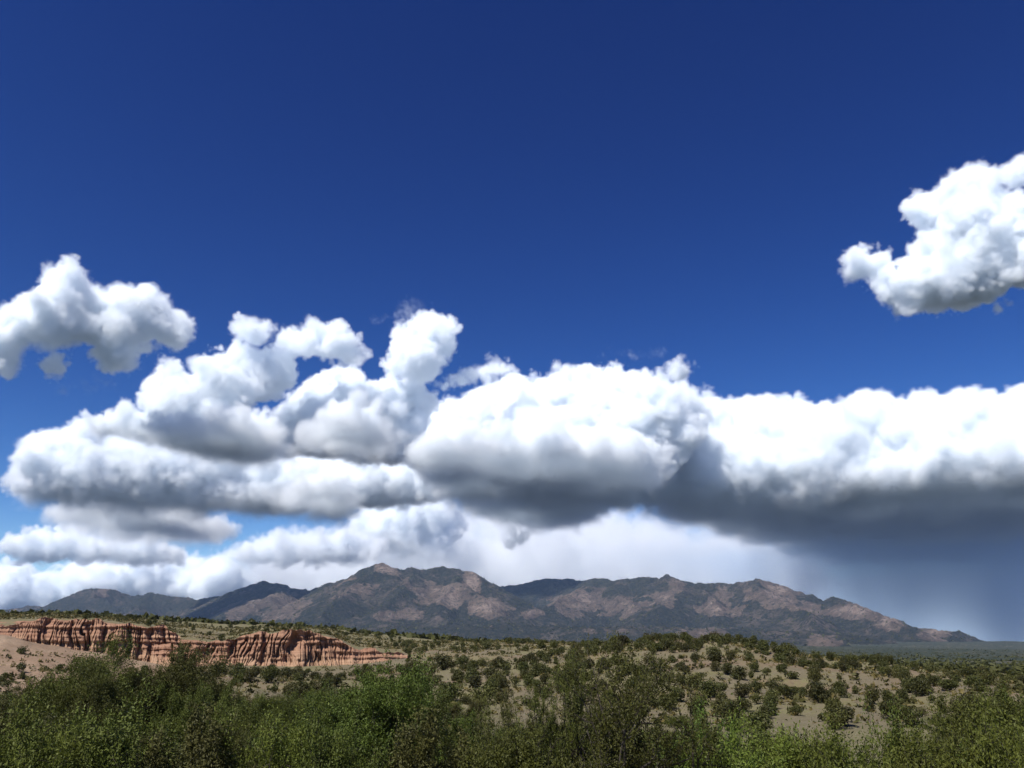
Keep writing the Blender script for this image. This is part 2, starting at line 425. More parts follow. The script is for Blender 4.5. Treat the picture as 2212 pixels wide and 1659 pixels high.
def build_mountains():
    cols, rows = 960, 310
    az = np.linspace(math.radians(-41), math.radians(41), cols)
    r = np.linspace(4400, 11600, rows)
    A, Rr = np.meshgrid(az, r)
    x, y = np.sin(A) * Rr, np.cos(A) * Rr
    wx, wy = fbm2(x / 700, y / 700, 4, 101), fbm2(x / 700 + 31, y / 700 - 17, 4, 102)
    crest_keep = ridge_field(x, y)
    z0 = ridge_field(x + wx * 150, y + wy * 150)
    z0 = 0.5 * z0 + 0.5 * np.maximum(z0, crest_keep - 25)
    g = ground_z(x, y, False)
    hgt = np.clip(z0 - g, 0, None)
    amp = smooth(0, 350, hgt)
    rn = ridged2(x / 420 + wx * 0.3, y / 420 + wy * 0.3, 5, 111, 0.55)
    z = z0 + amp * (ridged2(x / 420 + wx * 0.3, y / 420 + wy * 0.3, 5, 111, 0.55) * 34 - 28)
    # bare-rock areas get crags
    px = az_to_px(A)
    rk = np.zeros_like(z)
    elev = np.arctan2(z, Rr)
    row = 829.5 + np.tan(PITCH - elev) * 2212 * F
    nn = fbm2(x / 160, y / 160, 4, 121)
    for a, b, c, d, s in ROCK:
        rk = np.maximum(rk, s * np.exp(-(((px - a) / c) ** 2 + ((row - b) / d) ** 2) * 0.8))
    rock = smooth(0.34, 0.74, rk + nn * 0.32 + (rn - 0.9) * 0.28)
    crag = smooth(0.75, 1.15, rk + nn * 0.3)
    z = z + crag * (ridged2(x / 75, y / 110, 4, 131, 0.55) * 17 - 7)
    z = z + amp * fbm2(x / 60, y / 60, 3, 141) * 8
    z = np.minimum(z, crest_keep + 16 + 10 * fbm2(x / 45, y / 45, 3, 151))
    edge = smooth(4300, 4700, Rr) * (1 - smooth(11200, 11600, Rr)) * (1 - smooth(math.radians(39), math.radians(41), np.abs(A)))
    z = z * edge + (g - 60) * (1 - edge)
    co = np.stack([x, y, z], -1).reshape(-1, 3)
    m = Mat('mountain_slopes', 0.95, 0.05)  # slope colours darkened to stand in for cloud shadow over the range
    m.co = m.N('ShaderNodeNewGeometry').outputs['Position']
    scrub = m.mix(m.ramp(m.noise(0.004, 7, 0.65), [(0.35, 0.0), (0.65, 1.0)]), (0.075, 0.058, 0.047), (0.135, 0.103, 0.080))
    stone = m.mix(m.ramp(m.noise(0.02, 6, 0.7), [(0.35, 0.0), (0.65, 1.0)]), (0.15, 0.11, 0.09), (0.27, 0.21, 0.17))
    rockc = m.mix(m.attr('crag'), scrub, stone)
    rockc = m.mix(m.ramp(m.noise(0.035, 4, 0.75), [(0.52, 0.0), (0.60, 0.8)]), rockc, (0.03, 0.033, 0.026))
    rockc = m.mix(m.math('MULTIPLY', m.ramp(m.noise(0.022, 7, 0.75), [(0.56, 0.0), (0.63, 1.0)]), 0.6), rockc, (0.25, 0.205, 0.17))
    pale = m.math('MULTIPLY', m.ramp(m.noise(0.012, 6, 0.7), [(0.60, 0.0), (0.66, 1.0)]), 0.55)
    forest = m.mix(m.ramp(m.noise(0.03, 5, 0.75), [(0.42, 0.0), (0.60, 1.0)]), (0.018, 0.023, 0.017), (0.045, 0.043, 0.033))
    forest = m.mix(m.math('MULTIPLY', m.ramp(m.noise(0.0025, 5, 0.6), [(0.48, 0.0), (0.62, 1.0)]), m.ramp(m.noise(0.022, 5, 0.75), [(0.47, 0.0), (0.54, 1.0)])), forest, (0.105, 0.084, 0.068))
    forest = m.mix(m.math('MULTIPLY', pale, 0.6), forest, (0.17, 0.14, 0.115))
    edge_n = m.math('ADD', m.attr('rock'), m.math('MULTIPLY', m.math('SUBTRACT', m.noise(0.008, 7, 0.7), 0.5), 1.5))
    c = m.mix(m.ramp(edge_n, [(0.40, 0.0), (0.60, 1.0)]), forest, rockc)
    m.bump(m.noise(0.022, 9, 0.78), 36.0, 1.0)
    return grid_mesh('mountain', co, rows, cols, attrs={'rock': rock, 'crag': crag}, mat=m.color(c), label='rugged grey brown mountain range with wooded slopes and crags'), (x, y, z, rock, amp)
mountain, MT = build_mountains()
# ------------------------------------------------------------------ red badland cliffs
def build_cliff(top, base, dist, seed, cols, rows, label, setback=3.0):
    """a fluted, banded cliff face between a top and a foot line of the photograph"""
    lo, hi = top[0][0], top[-1][0]
    s = np.linspace(lo, hi, cols)
    tx, ty = zip(*top)
    bx_, by_ = zip(*base)
    S, T = np.meshgrid(s, np.linspace(0, 1, rows))            # T 0 foot, 1 top edge, then back onto the mesa
    D = np.interp(S, *zip(*dist))
    u = (S - 1106) / 2212 / F * math.cos(PITCH)
    nrm = np.ones_like(u)
    dirx, diry = u / np.hypot(u, 1.0), 1.0 / np.hypot(u, 1.0)
    zt = np.interp(S, tx, [at(q, v, 1.0)[2] for q, v in top]) * D
    zb = np.interp(S, bx_, [at(q, v, 1.0)[2] for q, v in base]) * D
    L = S / 1854.0 * D                                         # metres along the face
    zt = zt + fbm2(L / 5, L * 0, 4, seed) * 0.9
    Z = zb - 2.5 + (zt - zb + 2.5) * T
    hgt = np.clip(zt - zb, 0.5, None)
    # flutes: creased columns, wandering a little with height
    wl = L + fbm2(L / 7, Z / 9, 3, seed + 1) * 1.6
    f1 = np.abs(perlin2(wl / 2.6 + 0.6 * fbm2(L / 17, Z / 14, 2, seed + 13), Z / 15, seed + 2))
    f2 = np.abs(perlin2(wl / 1.05 + 40, Z / 9, seed + 3))
    f3 = np.abs(perlin2(wl / 7.5 + 10, Z / 40, seed + 4))
    sharp = lambda f, w: np.exp(-(f / w) ** 2)
    gate = smooth(-0.25, 0.35, fbm2(L / 11, Z / 6, 3, seed + 5) + 0.12)
    groove = 1.9 * sharp(f1, 0.10) * gate + 0.9 * sharp(f2, 0.13) + 2.2 * sharp(f3, 0.16)
    fade = smooth(0.0, 0.25, T) * (1 - 0.75 * smooth(0.86, 1.0, T))
    groove = groove * (0.25 + 0.75 * fade) * smooth(1.0, 7.0, hgt)
    # strata: hard ledges stand out
    zl = Z + 0.35 * fbm2(L / 14, Z * 0, 3, seed + 6)
    led = perlin2(zl / 0.9, L / 60, seed + 7) * 0.8 + perlin2(zl / 2.3, L / 90, seed + 8) * 0.9
    ledge = np.clip(led, -0.4, 0.7) * smooth(0.05, 0.3, T)
    batter = (1 - T) * setback + 1.8 * (1 - T) ** 3
    bulge = fbm2(L / 9, Z / 20, 3, seed + 9) * 1.3
    off = groove - ledge - batter + bulge + fbm2(L / 0.8, Z / 0.8, 3, seed + 10) * 0.14
    R = D * nrm + off
    x, y = dirx * R, diry * R
    # a crumbling lip that runs back into the mesa top
    lip = np.linspace(0, 1, 15)[1:, None]
    rt = R[-1][None] * (1 - lip) + (D * nrm)[-1][None] * lip + (289 - D[-1][None]) * lip * nrm[-1][None]
    xl, yl = dirx[-1][None] * rt, diry[-1][None] * rt
    zl_ = Z[-1][None] * (1 - lip) ** 1.5 + (ground_z(xl, yl) - 0.25 * lip) * (1 - (1 - lip) ** 1.5) + 0.25 * fbm2(xl / 3, yl / 3, 3, seed + 20) * (1 - lip)
    x, y, Z = np.concatenate([x, xl]), np.concatenate([y, yl]), np.concatenate([Z, zl_])
    L = np.concatenate([L, np.repeat(L[-1:], 14, 0)])
    T = np.concatenate([T, np.ones((14, cols))])
    rows += 14
    co = np.stack([x, y, Z], -1).reshape(-1, 3)
    m = Mat('badland_clay', 0.95, 0.05)
    m.co = m.N('ShaderNodeNewGeometry').outputs['Position']
    band = m.noise(0.55, 5, 0.6, stretch=(0.05, 0.05, 1.6))
    c = m.ramp(band, [(0.30, (0.167, 0.087, 0.061)), (0.44, (0.314, 0.178, 0.115)), (0.55, (0.226, 0.120, 0.077)), (0.70, (0.415, 0.262, 0.171))])
    lowc = m.mix(m.noise(0.5, 6), (0.274, 0.165, 0.104), (0.389, 0.259, 0.165))
    c = m.mix(m.attr('low'), c, lowc)
    c = m.mix(m.ramp(m.noise(1.6, 6, 0.7), [(0.4, 0.0), (0.7, 0.5)]), c, (0.151, 0.088, 0.059))
    m.bump(m.noise(2.2, 6, 0.7), 0.3, 0.8)
    low = 1 - smooth(0.15, 0.6, T + fbm2(L / 6, Z / 4, 3, seed + 11) * 0.25)
    return grid_mesh('cliff', co, rows, cols, attrs={'low': low}, mat=m.color(c), label=label)
build_cliff([(-130, 1352), (-60, 1350), (0, 1350), (40, 1342), (76, 1337), (196, 1339), (252, 1349), (350, 1353), (385, 1378)],
            [(-130, 1372), (0, 1370), (60, 1380), (100, 1392), (180, 1406), (250, 1420), (300, 1428), (350, 1416), (385, 1400)],
            [(-130, 262), (0, 260), (150, 257), (250, 255), (330, 256), (385, 258)], 200, 800, 90, 'red fluted badland cliff below the mesa at the far left')
build_cliff([(325, 1392), (366, 1388), (420, 1387), (476, 1387), (532, 1369), (580, 1364), (643, 1361), (690, 1368), (713, 1376), (741, 1390), (783, 1402), (853, 1410), (880, 1414)],
            [(325, 1418), (366, 1424), (400, 1427), (450, 1429), (531, 1432), (699, 1434), (769, 1429), (853, 1421), (880, 1420)],
            [(325, 253), (366, 250), (420, 248), (532, 246), (643, 244), (741, 247), (880, 252)], 300, 900, 85, 'orange red fluted badland cliff right of the taller one')
# ------------------------------------------------------------------ plants
def mesh_from(name, verts, quads, mat, tris=None):
    me = bpy.data.meshes.new(name)
    verts = np.asarray(verts, np.float32)
    me.vertices.add(len(verts))
    me.vertices.foreach_set('co', verts.ravel())
    q = np.asarray(quads, np.int32)
    me.loops.add(q.size)
    me.loops.foreach_set('vertex_index', q.ravel())
    me.polygons.add(len(q))
    me.polygons.foreach_set('loop_start', np.arange(0, q.size, q.shape[1], dtype=np.int32))
    me.update(calc_edges=True)
    me.materials.append(mat)
    return me
def leaf_quads(c, size, rng, aspect=0.45, axis=None, jitter=0.9):
    """one small pointed leaf face per centre, turned every way"""
    n = len(c)
    a = rng.normal(size=(n, 3))
    if axis is not None:
        a = a * jitter + axis * 1.2
    a /= np.linalg.norm(a, axis=1, keepdims=True) + 1e-9
    b = np.cross(a, rng.normal(size=(n, 3)))
    b /= np.linalg.norm(b, axis=1, keepdims=True) + 1e-9
    s = (size * rng.uniform(0.6, 1.35, n))[:, None]
    v = np.stack([c - a * s * 0.5, c + b * s * aspect * 0.5, c + a * s * 0.5, c - b * s * aspect * 0.5], 1).reshape(-1, 3)
    return v, np.arange(4 * n).reshape(n, 4)
def tubes(segs, sides=5):
    """tapered limbs: (p0, p1, r0, r1)"""
    V, Q = [], []
    ang = np.linspace(0, 2 * math.pi, sides, endpoint=False)
    for p0, p1, r0, r1 in segs:
        d = p1 - p0
        l = np.linalg.norm(d)
        if l < 1e-6:
            continue
        d = d / l
        a = np.cross(d, [0.3, 0.9, 0.31])
        a /= np.linalg.norm(a)
        b = np.cross(d, a)
        k = len(V) * sides
        ring = np.cos(ang)[:, None] * a + np.sin(ang)[:, None] * b
        V += [p0 - d * r0 * 0.3 + ring * r0, p1 + ring * r1]
        for i in range(sides):
            j = (i + 1) % sides
            Q.append((k + i, k + j, k + sides + j, k + sides + i))
    return np.concatenate(V), np.array(Q)

def leaf_material(name, dark, light, trans=0.25, vary=0.32):
    m = Mat(name, 0.65, 0.25)
    info = m.N('ShaderNodeObjectInfo').outputs['Random']
    f = m.ramp(m.noise(2.3, 5, 0.75), [(0.33, 0.0), (0.68, 1.0)])
    c = m.mix(f, dark, light)
    hs_ = m.N('ShaderNodeHueSaturation')
    m.L(c, hs_.inputs['Color'])
    m.L(m.math('ADD', m.math('MULTIPLY', info, vary * 2), 1 - vary), hs_.inputs['Value'])
    m.L(m.math('ADD', m.math('MULTIPLY', info, 0.035), 0.482), hs_.inputs['Hue'])
    c = hs_.outputs[0]
    m.L(c, m.b.inputs['Base Color'])
    t = m.N('ShaderNodeBsdfTranslucent')
    m.L(c, t.inputs['Color'])
    x = m.N('ShaderNodeMixShader')
    x.inputs[0].default_value = trans
    m.L(m.b.outputs[0], x.inputs[1])
    m.L(t.outputs[0], x.inputs[2])
    m.L(x.outputs[0], m.t.nodes['Material Output'].inputs['Surface'])
    return m.m
def bark_material():
    m = Mat('bark', 0.9, 0.1)
    m.bump(m.noise(14, 5, 0.7), 0.02, 0.8)
    return m.color(m.mix(m.noise(6, 5), (0.022, 0.018, 0.015), (0.06, 0.05, 0.04)))
BARK = bark_material()
M_JUNIPER = leaf_material('juniper_leaves', (0.026, 0.029, 0.006), (0.068, 0.066, 0.013), 0.12)
M_MESQUITE = leaf_material('mesquite_leaves', (0.040, 0.047, 0.007), (0.092, 0.099, 0.015), 0.18)
M_OLIVE = leaf_material('olive_leaves', (0.038, 0.038, 0.009), (0.085, 0.079, 0.018), 0.16)
M_BRIGHT = leaf_material('bright_leaves', (0.057, 0.074, 0.009), (0.122, 0.141, 0.020), 0.22)
M_CEDAR = leaf_material('cedar_leaves', (0.037, 0.058, 0.008), (0.098, 0.125, 0.016), 0.2)
M_TUFT = leaf_material('tuft_leaves', (0.082, 0.072, 0.017), (0.187, 0.155, 0.044), 0.2, 0.1)

def grow(seed, height, spread, stems, levels=4, split=3, lean=0.5, droop=0.0, up=0.3, wiggle=0.25, r0=0.11, shrink=0.68):
    """a skeleton of limbs that fork and thin out; returns limb segments and twig tips"""
    rng = np.random.default_rng(seed)
    segs, tips = [], []
    def limb(p, d, length, r, lv):
        n = 3 if lv < 2 else 2
        for i in range(n):
            d = d + rng.normal(size=3) * wiggle + np.array([0, 0, up * 0.25 - droop * lv * 0.1])
            d /= np.linalg.norm(d)
            q = p + d * length / n
            q[2] = max(q[2], 0.08)
            r1 = r * (1 - 0.30 / n * (i + 1))
            segs.append((p.copy(), q.copy(), r, r1))
            if lv >= levels - 2:
                tips.append((q.copy(), d.copy(), lv))
            p, r = q, r1
            if lv < levels and i == n - 1 or (lv < levels and rng.random() < 0.5):
                for k in range(split if i == n - 1 else 1):
                    a = rng.normal(size=3)
                    e = d + a * (0.62 if i == n - 1 else 0.85) + np.array([0, 0, up * 0.3])
                    e[:2] *= spread
                    e /= np.linalg.norm(e)
                    limb(q.copy(), e, length * shrink * rng.uniform(0.75, 1.15), r1 * 0.66, lv + 1)
    for k in range(stems):
        a = 2 * math.pi * (k + rng.uniform(-.3, .3)) / stems
        d = np.array([math.cos(a) * lean, math.sin(a) * lean, 1.0])
        limb(np.array([0.06 * math.cos(a), 0.06 * math.sin(a), -0.25]), d / np.linalg.norm(d), height * 0.36 * rng.uniform(0.85, 1.15), r0 * rng.uniform(0.75, 1.15), 0)
    return segs, tips
def normalise(parts, height, width):
    """scale arrays of points so the plant stands height tall and about width wide"""
    P = np.concatenate(parts)
    h = np.percentile(P[:, 2], 98.5)
    wv = max(np.percentile(np.abs(P[:, 0]), 98.5), np.percentile(np.abs(P[:, 1]), 98.5)) * 2
    s = np.array([width / wv, width / wv, height / h])
    return [p * s for p in parts]

def tree_proto(kind, seed, height, width, leaves, size, mat, stems=4, levels=4, blob=0.16, aspect=0.4, lean=0.5, r0=0.11, up=0.3, sides=5, split=3, spread=1.0, wiggle=0.25, fill=0.0, droop=0.0):
    rng = np.random.default_rng(seed + 900)
    segs, tips = grow(seed, height, spread, stems, levels, split, lean, droop, up, wiggle, r0)
    tp = np.array([t[0] for t in tips])
    td = np.array([t[1] for t in tips])
    wgt = (rng.random(len(tp)) ** 3 + 0.03) * (0.45 + tp[:, 2] / tp[:, 2].max())
    i = rng.choice(len(tp), leaves, p=wgt / wgt.sum())
    c = tp[i] - td[i] * rng.uniform(0, 0.32, leaves)[:, None] + rng.normal(size=(leaves, 3)) * blob * rng.uniform(0.5, 1.2, len(tp))[i][:, None]
    ax = td[i]
    if fill:
        k = int(leaves * fill)
        v = rng.normal(size=(k, 3))
        v /= np.linalg.norm(v, axis=1, keepdims=True)
        v[:, 2] = np.abs(v[:, 2])
        cen, ext = tp.mean(0) * [1, 1, 0.7], np.abs(tp - tp.mean(0)).max(0) * 0.8
        c[:k] = cen * [1, 1, 0.6] + v * ext * rng.uniform(0.3, 1, (k, 1)) ** 0.5
    vw, qw = tubes(segs, sides)
    vw, c = normalise([vw, c], height, width)
    c[:, 2] = np.maximum(c[:, 2], 0.05)
    vl, ql = leaf_quads(c, size, rng, aspect, ax)
    return kind, mesh_from('trunk', vw, qw, BARK), mesh_from('crown', vl, ql, mat), height, width

def shrub_mesh(name, seed, mat, leaves=1500, size=0.17, flat=0.85, lobes=9):
    """a rounded evergreen shrub one unit tall and about one wide, built of clumped leaf faces"""
    rng = np.random.default_rng(seed)
    C = []
    a0 = rng.uniform(0, 6.28)
    for k in range(lobes):
        a = a0 + k * 2.4
        q = rng.uniform(0.05, 0.30) if k else 0
        C.append((math.cos(a) * q, math.sin(a) * q, rng.uniform(0.18, 0.66), rng.uniform(0.24, 0.34)))
    C = np.array(C)
    i = rng.integers(0, lobes, leaves)
    v = rng.normal(size=(leaves, 3))
    v /= np.linalg.norm(v, axis=1, keepdims=True)
    c = C[i, :3] + v * (C[i, 3] * rng.uniform(0.55, 1.08, leaves) ** 0.6)[:, None] * [1.05, 1.05, 1.0]
    c += rng.normal(size=c.shape) * 0.02
    c[:, 2] = np.maximum(c[:, 2], 0.02)
    c[:, :2] *= (0.95 + 0.12 * smooth(0.0, 0.3, c[:, 2]))[:, None]
    vl, ql = leaf_quads(c, size * 0.55, rng, 0.6)
    segs = []
    for k in range(4):
        d = np.array([rng.uniform(-.25, .25), rng.uniform(-.25, .25), 0.6])
        segs.append((np.array([0, 0, -0.08]), d * 0.5, 0.035, 0.022))
        segs.append((d * 0.5, d + rng.normal(size=3) * 0.08, 0.022, 0.01))
    vw, qw = tubes(segs, 4)
    me = mesh_from(name, np.concatenate([vl, vw]), np.concatenate([ql, qw + len(vl)]), mat)
    me.materials.append(BARK)
    idx = np.zeros(len(me.polygons), np.int32)
    idx[len(ql):] = 1
    me.polygons.foreach_set('material_index', idx)
    return me

def dir_xy(px, r):
    t = (px - 1106) / 2212 / F * math.cos(PITCH)
    return np.array([t, 1.0]) / math.hypot(t, 1.0) * r
def row_of(px, x, y, z):
    d = math.hypot(x, y)
    f = y * math.cos(PITCH) + z * math.sin(PITCH)
    return 829.5 - (-y * math.sin(PITCH) + z * math.cos(PITCH)) / f * 2212 * F

MARKS = [(120, 'far left'), (300, 'before the red cliff'), (450, 'below the cliff gap'), (640, 'below the orange cliff'), (800, 'left of the cedar'), (960, 'behind the cedar'), (1120, 'right of the cedar'), (1260, 'left of the branchy tree'),
         (1420, 'behind the branchy tree'), (1540, 'right of the branchy tree'), (1680, 'middle of the right'), (1820, 'right half'), (1960, 'far right'), (2090, 'near the right edge'), (9999, 'at the right edge')]
def where(px):
    return next(t for m, t in MARKS if px < m)

# -- trees and bushes of the valley floor, each with its own trunk and crown
def plant(proto, name, label, cat, group, px, r, top_row, width_px, rot, jitter=1.0):
    kind, trunk, crown, H, W = proto
    x, y = dir_xy(px, r)
    gz = float(ground_z(x, y))
    ztop = at(px, top_row, r)[2]
    sz = max(0.6, ztop - gz) / H
    sx = width_px / 2212 / F * r / W
    e = bpy.data.objects.new(name, None)
    e.empty_display_size = 0.3
    COL.objects.link(e)
    e.location = (x, y, gz)
    e.rotation_euler = (0, 0, rot)
    e.scale = (sx, sx, sz)
    e['label'], e['category'], e['group'] = label, cat, group
    for nm, me in (('trunk', trunk), ('crown', crown)):
        o = bpy.data.objects.new(nm, me)
        COL.objects.link(o)
        o.parent = e
    return e

def make_valley():
    rng = np.random.default_rng(77)
    feather = [tree_proto('m', 31 + k, 5.5, 4.2, 60000, 0.09, M_MESQUITE, stems=5, levels=4, blob=0.15, aspect=0.32, lean=0.38, up=0.55, wiggle=0.22) for k in range(2)]
    sparse = tree_proto('m', 45, 5.6, 5.4, 60000, 0.075, M_MESQUITE, stems=5, levels=4, blob=0.11, aspect=0.42, lean=0.7, r0=0.34, up=0.45, wiggle=0.30, sides=6)
    thin = tree_proto('m', 52, 5.0, 3.2, 12000, 0.08, M_OLIVE, stems=3, levels=4, blob=0.10, aspect=0.30, lean=0.4, r0=0.11, up=0.5, wiggle=0.3)
    cedar = tree_proto('j', 63, 5.0, 5.0, 60000, 0.08, M_CEDAR, stems=6, levels=4, blob=0.11, aspect=0.5, lean=0.55, up=0.45, fill=0.12)
    bush = [tree_proto('b', 71 + k, 3.4, 3.8, 30000, 0.085, (M_MESQUITE, M_OLIVE, M_JUNIPER, M_CEDAR)[k], stems=7, levels=3, blob=0.12, aspect=0.42, lean=0.9, r0=0.07, up=0.4, fill=0.05) for k in range(4)]
    bright = [tree_proto('b', 84 + k, 3.0, 4.0, 28000, 0.085, M_BRIGHT, stems=8, levels=3, blob=0.13, aspect=0.42, lean=1.0, r0=0.06, up=0.4, fill=0.05) for k in range(2)]
    G = 'trees and bushes of the valley thicket'
    T = [
        (feather[0], 'mesquite_tree', 'tallest feathery green tree of the left group, in front of the red cliff', 182, 48, 1400, 190),
        (feather[1], 'mesquite_tree', 'feathery green tree at the right of the left group, before the orange cliff', 392, 50, 1408, 190),
        (feather[0], 'mesquite_tree', 'feathery tree between the two tall ones of the left group', 296, 53, 1426, 130),
        (feather[1], 'mesquite_tree', 'slim feathery tree at the left flank of the tallest left tree', 120, 51, 1462, 110),
        (feather[1], 'mesquite_tree', 'lower feathery tree right of the left tree group', 468, 52, 1468, 110),
        (feather[0], 'mesquite_tree', 'broad feathery tree before the gap between the two tall left trees', 245, 45, 1450, 150),
        (feather[1], 'mesquite_tree', 'feathery tree lower right of the left tree group', 440, 44, 1490, 150),
        (cedar, 'cedar_tree', 'large dense bright green cedar left of centre in the foreground', 822, 38, 1450, 250),
        (cedar, 'cedar_tree', 'low dense cedar touching the left side of the large bright one', 735, 44, 1505, 190),
        (cedar, 'cedar_tree', 'low dense cedar touching the right side of the large bright one', 920, 42, 1500, 190),
        (sparse, 'mesquite_tree', 'open branchy tree with dark bare limbs, right of centre in the foreground', 1342, 24, 1432, 400),
        (sparse, 'mesquite_tree', 'smaller open tree just left of the branchy foreground one', 1215, 33, 1448, 180),
        (thin, 'mesquite_tree', 'thin dark stemmed tree with sparse leaves at the lower centre', 1085, 31, 1500, 120),
        (thin, 'mesquite_tree', 'thin sparse tree low in the left foreground', 505, 30, 1545, 120),
        (bright[0], 'mesquite_bush', 'yellow green bush in the bottom left corner', 60, 27, 1575, 300),
        (bush[0], 'mesquite_bush', 'green bush at the bottom edge below the tallest left tree', 240, 29, 1545, 300),
        (bush[1], 'mesquite_bush', 'olive bush at the bottom edge left of the thin tree', 410, 28, 1560, 260),
        (bright[1], 'mesquite_bush', 'bright bush at the bottom edge between thin tree and cedar', 610, 29, 1565, 260),
        (bush[3], 'mesquite_bush', 'dark green bush at the bottom edge under the large cedar', 760, 27, 1580, 240),
        (bush[1], 'mesquite_bush', 'olive bush at the bottom edge right of the large cedar', 960, 28, 1560, 260),
        (bush[0], 'mesquite_bush', 'green bush at the bottom edge under the thin centre tree', 1110, 27, 1580, 240),
        (bright[0], 'mesquite_bush', 'bright bush at the bottom edge right of the branchy tree', 1590, 27, 1592, 320),
        (bright[1], 'mesquite_bush', 'bright green bush at the bottom edge, third from the right corner', 1760, 26, 1598, 300),
        (bush[3], 'mesquite_bush', 'dark green bush between the bright ones at the bottom right', 1900, 30, 1565, 260),
        (bright[0], 'mesquite_bush', 'bright green bush at the bottom edge, second from the right corner', 2010, 28, 1590, 260),
        (bright[1], 'mesquite_bush', 'bright green bush in the bottom right corner', 2170, 27, 1570, 300),
        (bush[3], 'mesquite_bush', 'dark green bush close beside the branchy tree on its right', 1525, 33, 1562, 240),
        (bush[0], 'mesquite_bush', 'round green bush behind the bright ones right of the branchy tree', 1650, 40, 1578, 230),
        (bush[0], 'mesquite_bush', 'tall green bush at the right edge below the hill', 2110, 52, 1500, 200),
        (bush[3], 'mesquite_bush', 'tall dark bush cut by the right edge below the hill', 2200, 54, 1488, 200),
    ]
    for p, nm, lb, px, r, top, wpx in T:
        plant(p, nm, lb, 'tree' if 'tree' in nm else 'bush', G, px, r, top, wpx, rng.uniform(0, 6.28))
    # the thicket behind: rows of bushes that nothing but their place tells apart
    belt = [(-80, 1500), (60, 1500), (110, 1495), (460, 1500), (560, 1492), (640, 1498), (720, 1515), (1000, 1530), (1100, 1545), (1250, 1555), (1500, 1555), (1600, 1575), (1750, 1592), (1900, 1590), (2000, 1570), (2080, 1540), (2300, 1520)]
    bx_, by_ = zip(*belt)
    n = 0
    for r0, r1, step, drop in ((66, 92, 62, 0), (52, 66, 78, 24), (42, 52, 110, 62), (33, 42, 150, 100)):
        px = -70
        while px < 2290:
            r = rng.uniform(r0, r1)
            top = float(np.interp(px, bx_, by_)) + drop + rng.uniform(-14, 16)
            low = 1418 + 1854 * 6.0 / r
            if top < low - 14:
                pr = rng.random()
                p = bush[rng.integers(0, 4)] if pr < 0.72 else (bright[rng.integers(0, 2)] if drop > 30 and pr < 0.9 else feather[rng.integers(0, 2)])
                look = 'bright green' if p in bright else ('feathery green' if p in feather else ('green', 'olive green', 'dark green', 'deep green')[bush.index(p)])
                plant(p, 'mesquite_bush', '%s bush in the %s row of the thicket, %s' % (look, {0: 'last', 24: 'third', 62: 'second', 100: 'first'}[drop], where(px)), 'bush',
                      'bushes of the valley thicket', px, r, top, rng.uniform(1.1, 1.6) * step * 1.25, rng.uniform(0, 6.28))
                n += 1
            px += step * rng.uniform(0.75, 1.25)
    print('thicket', n)
make_valley()

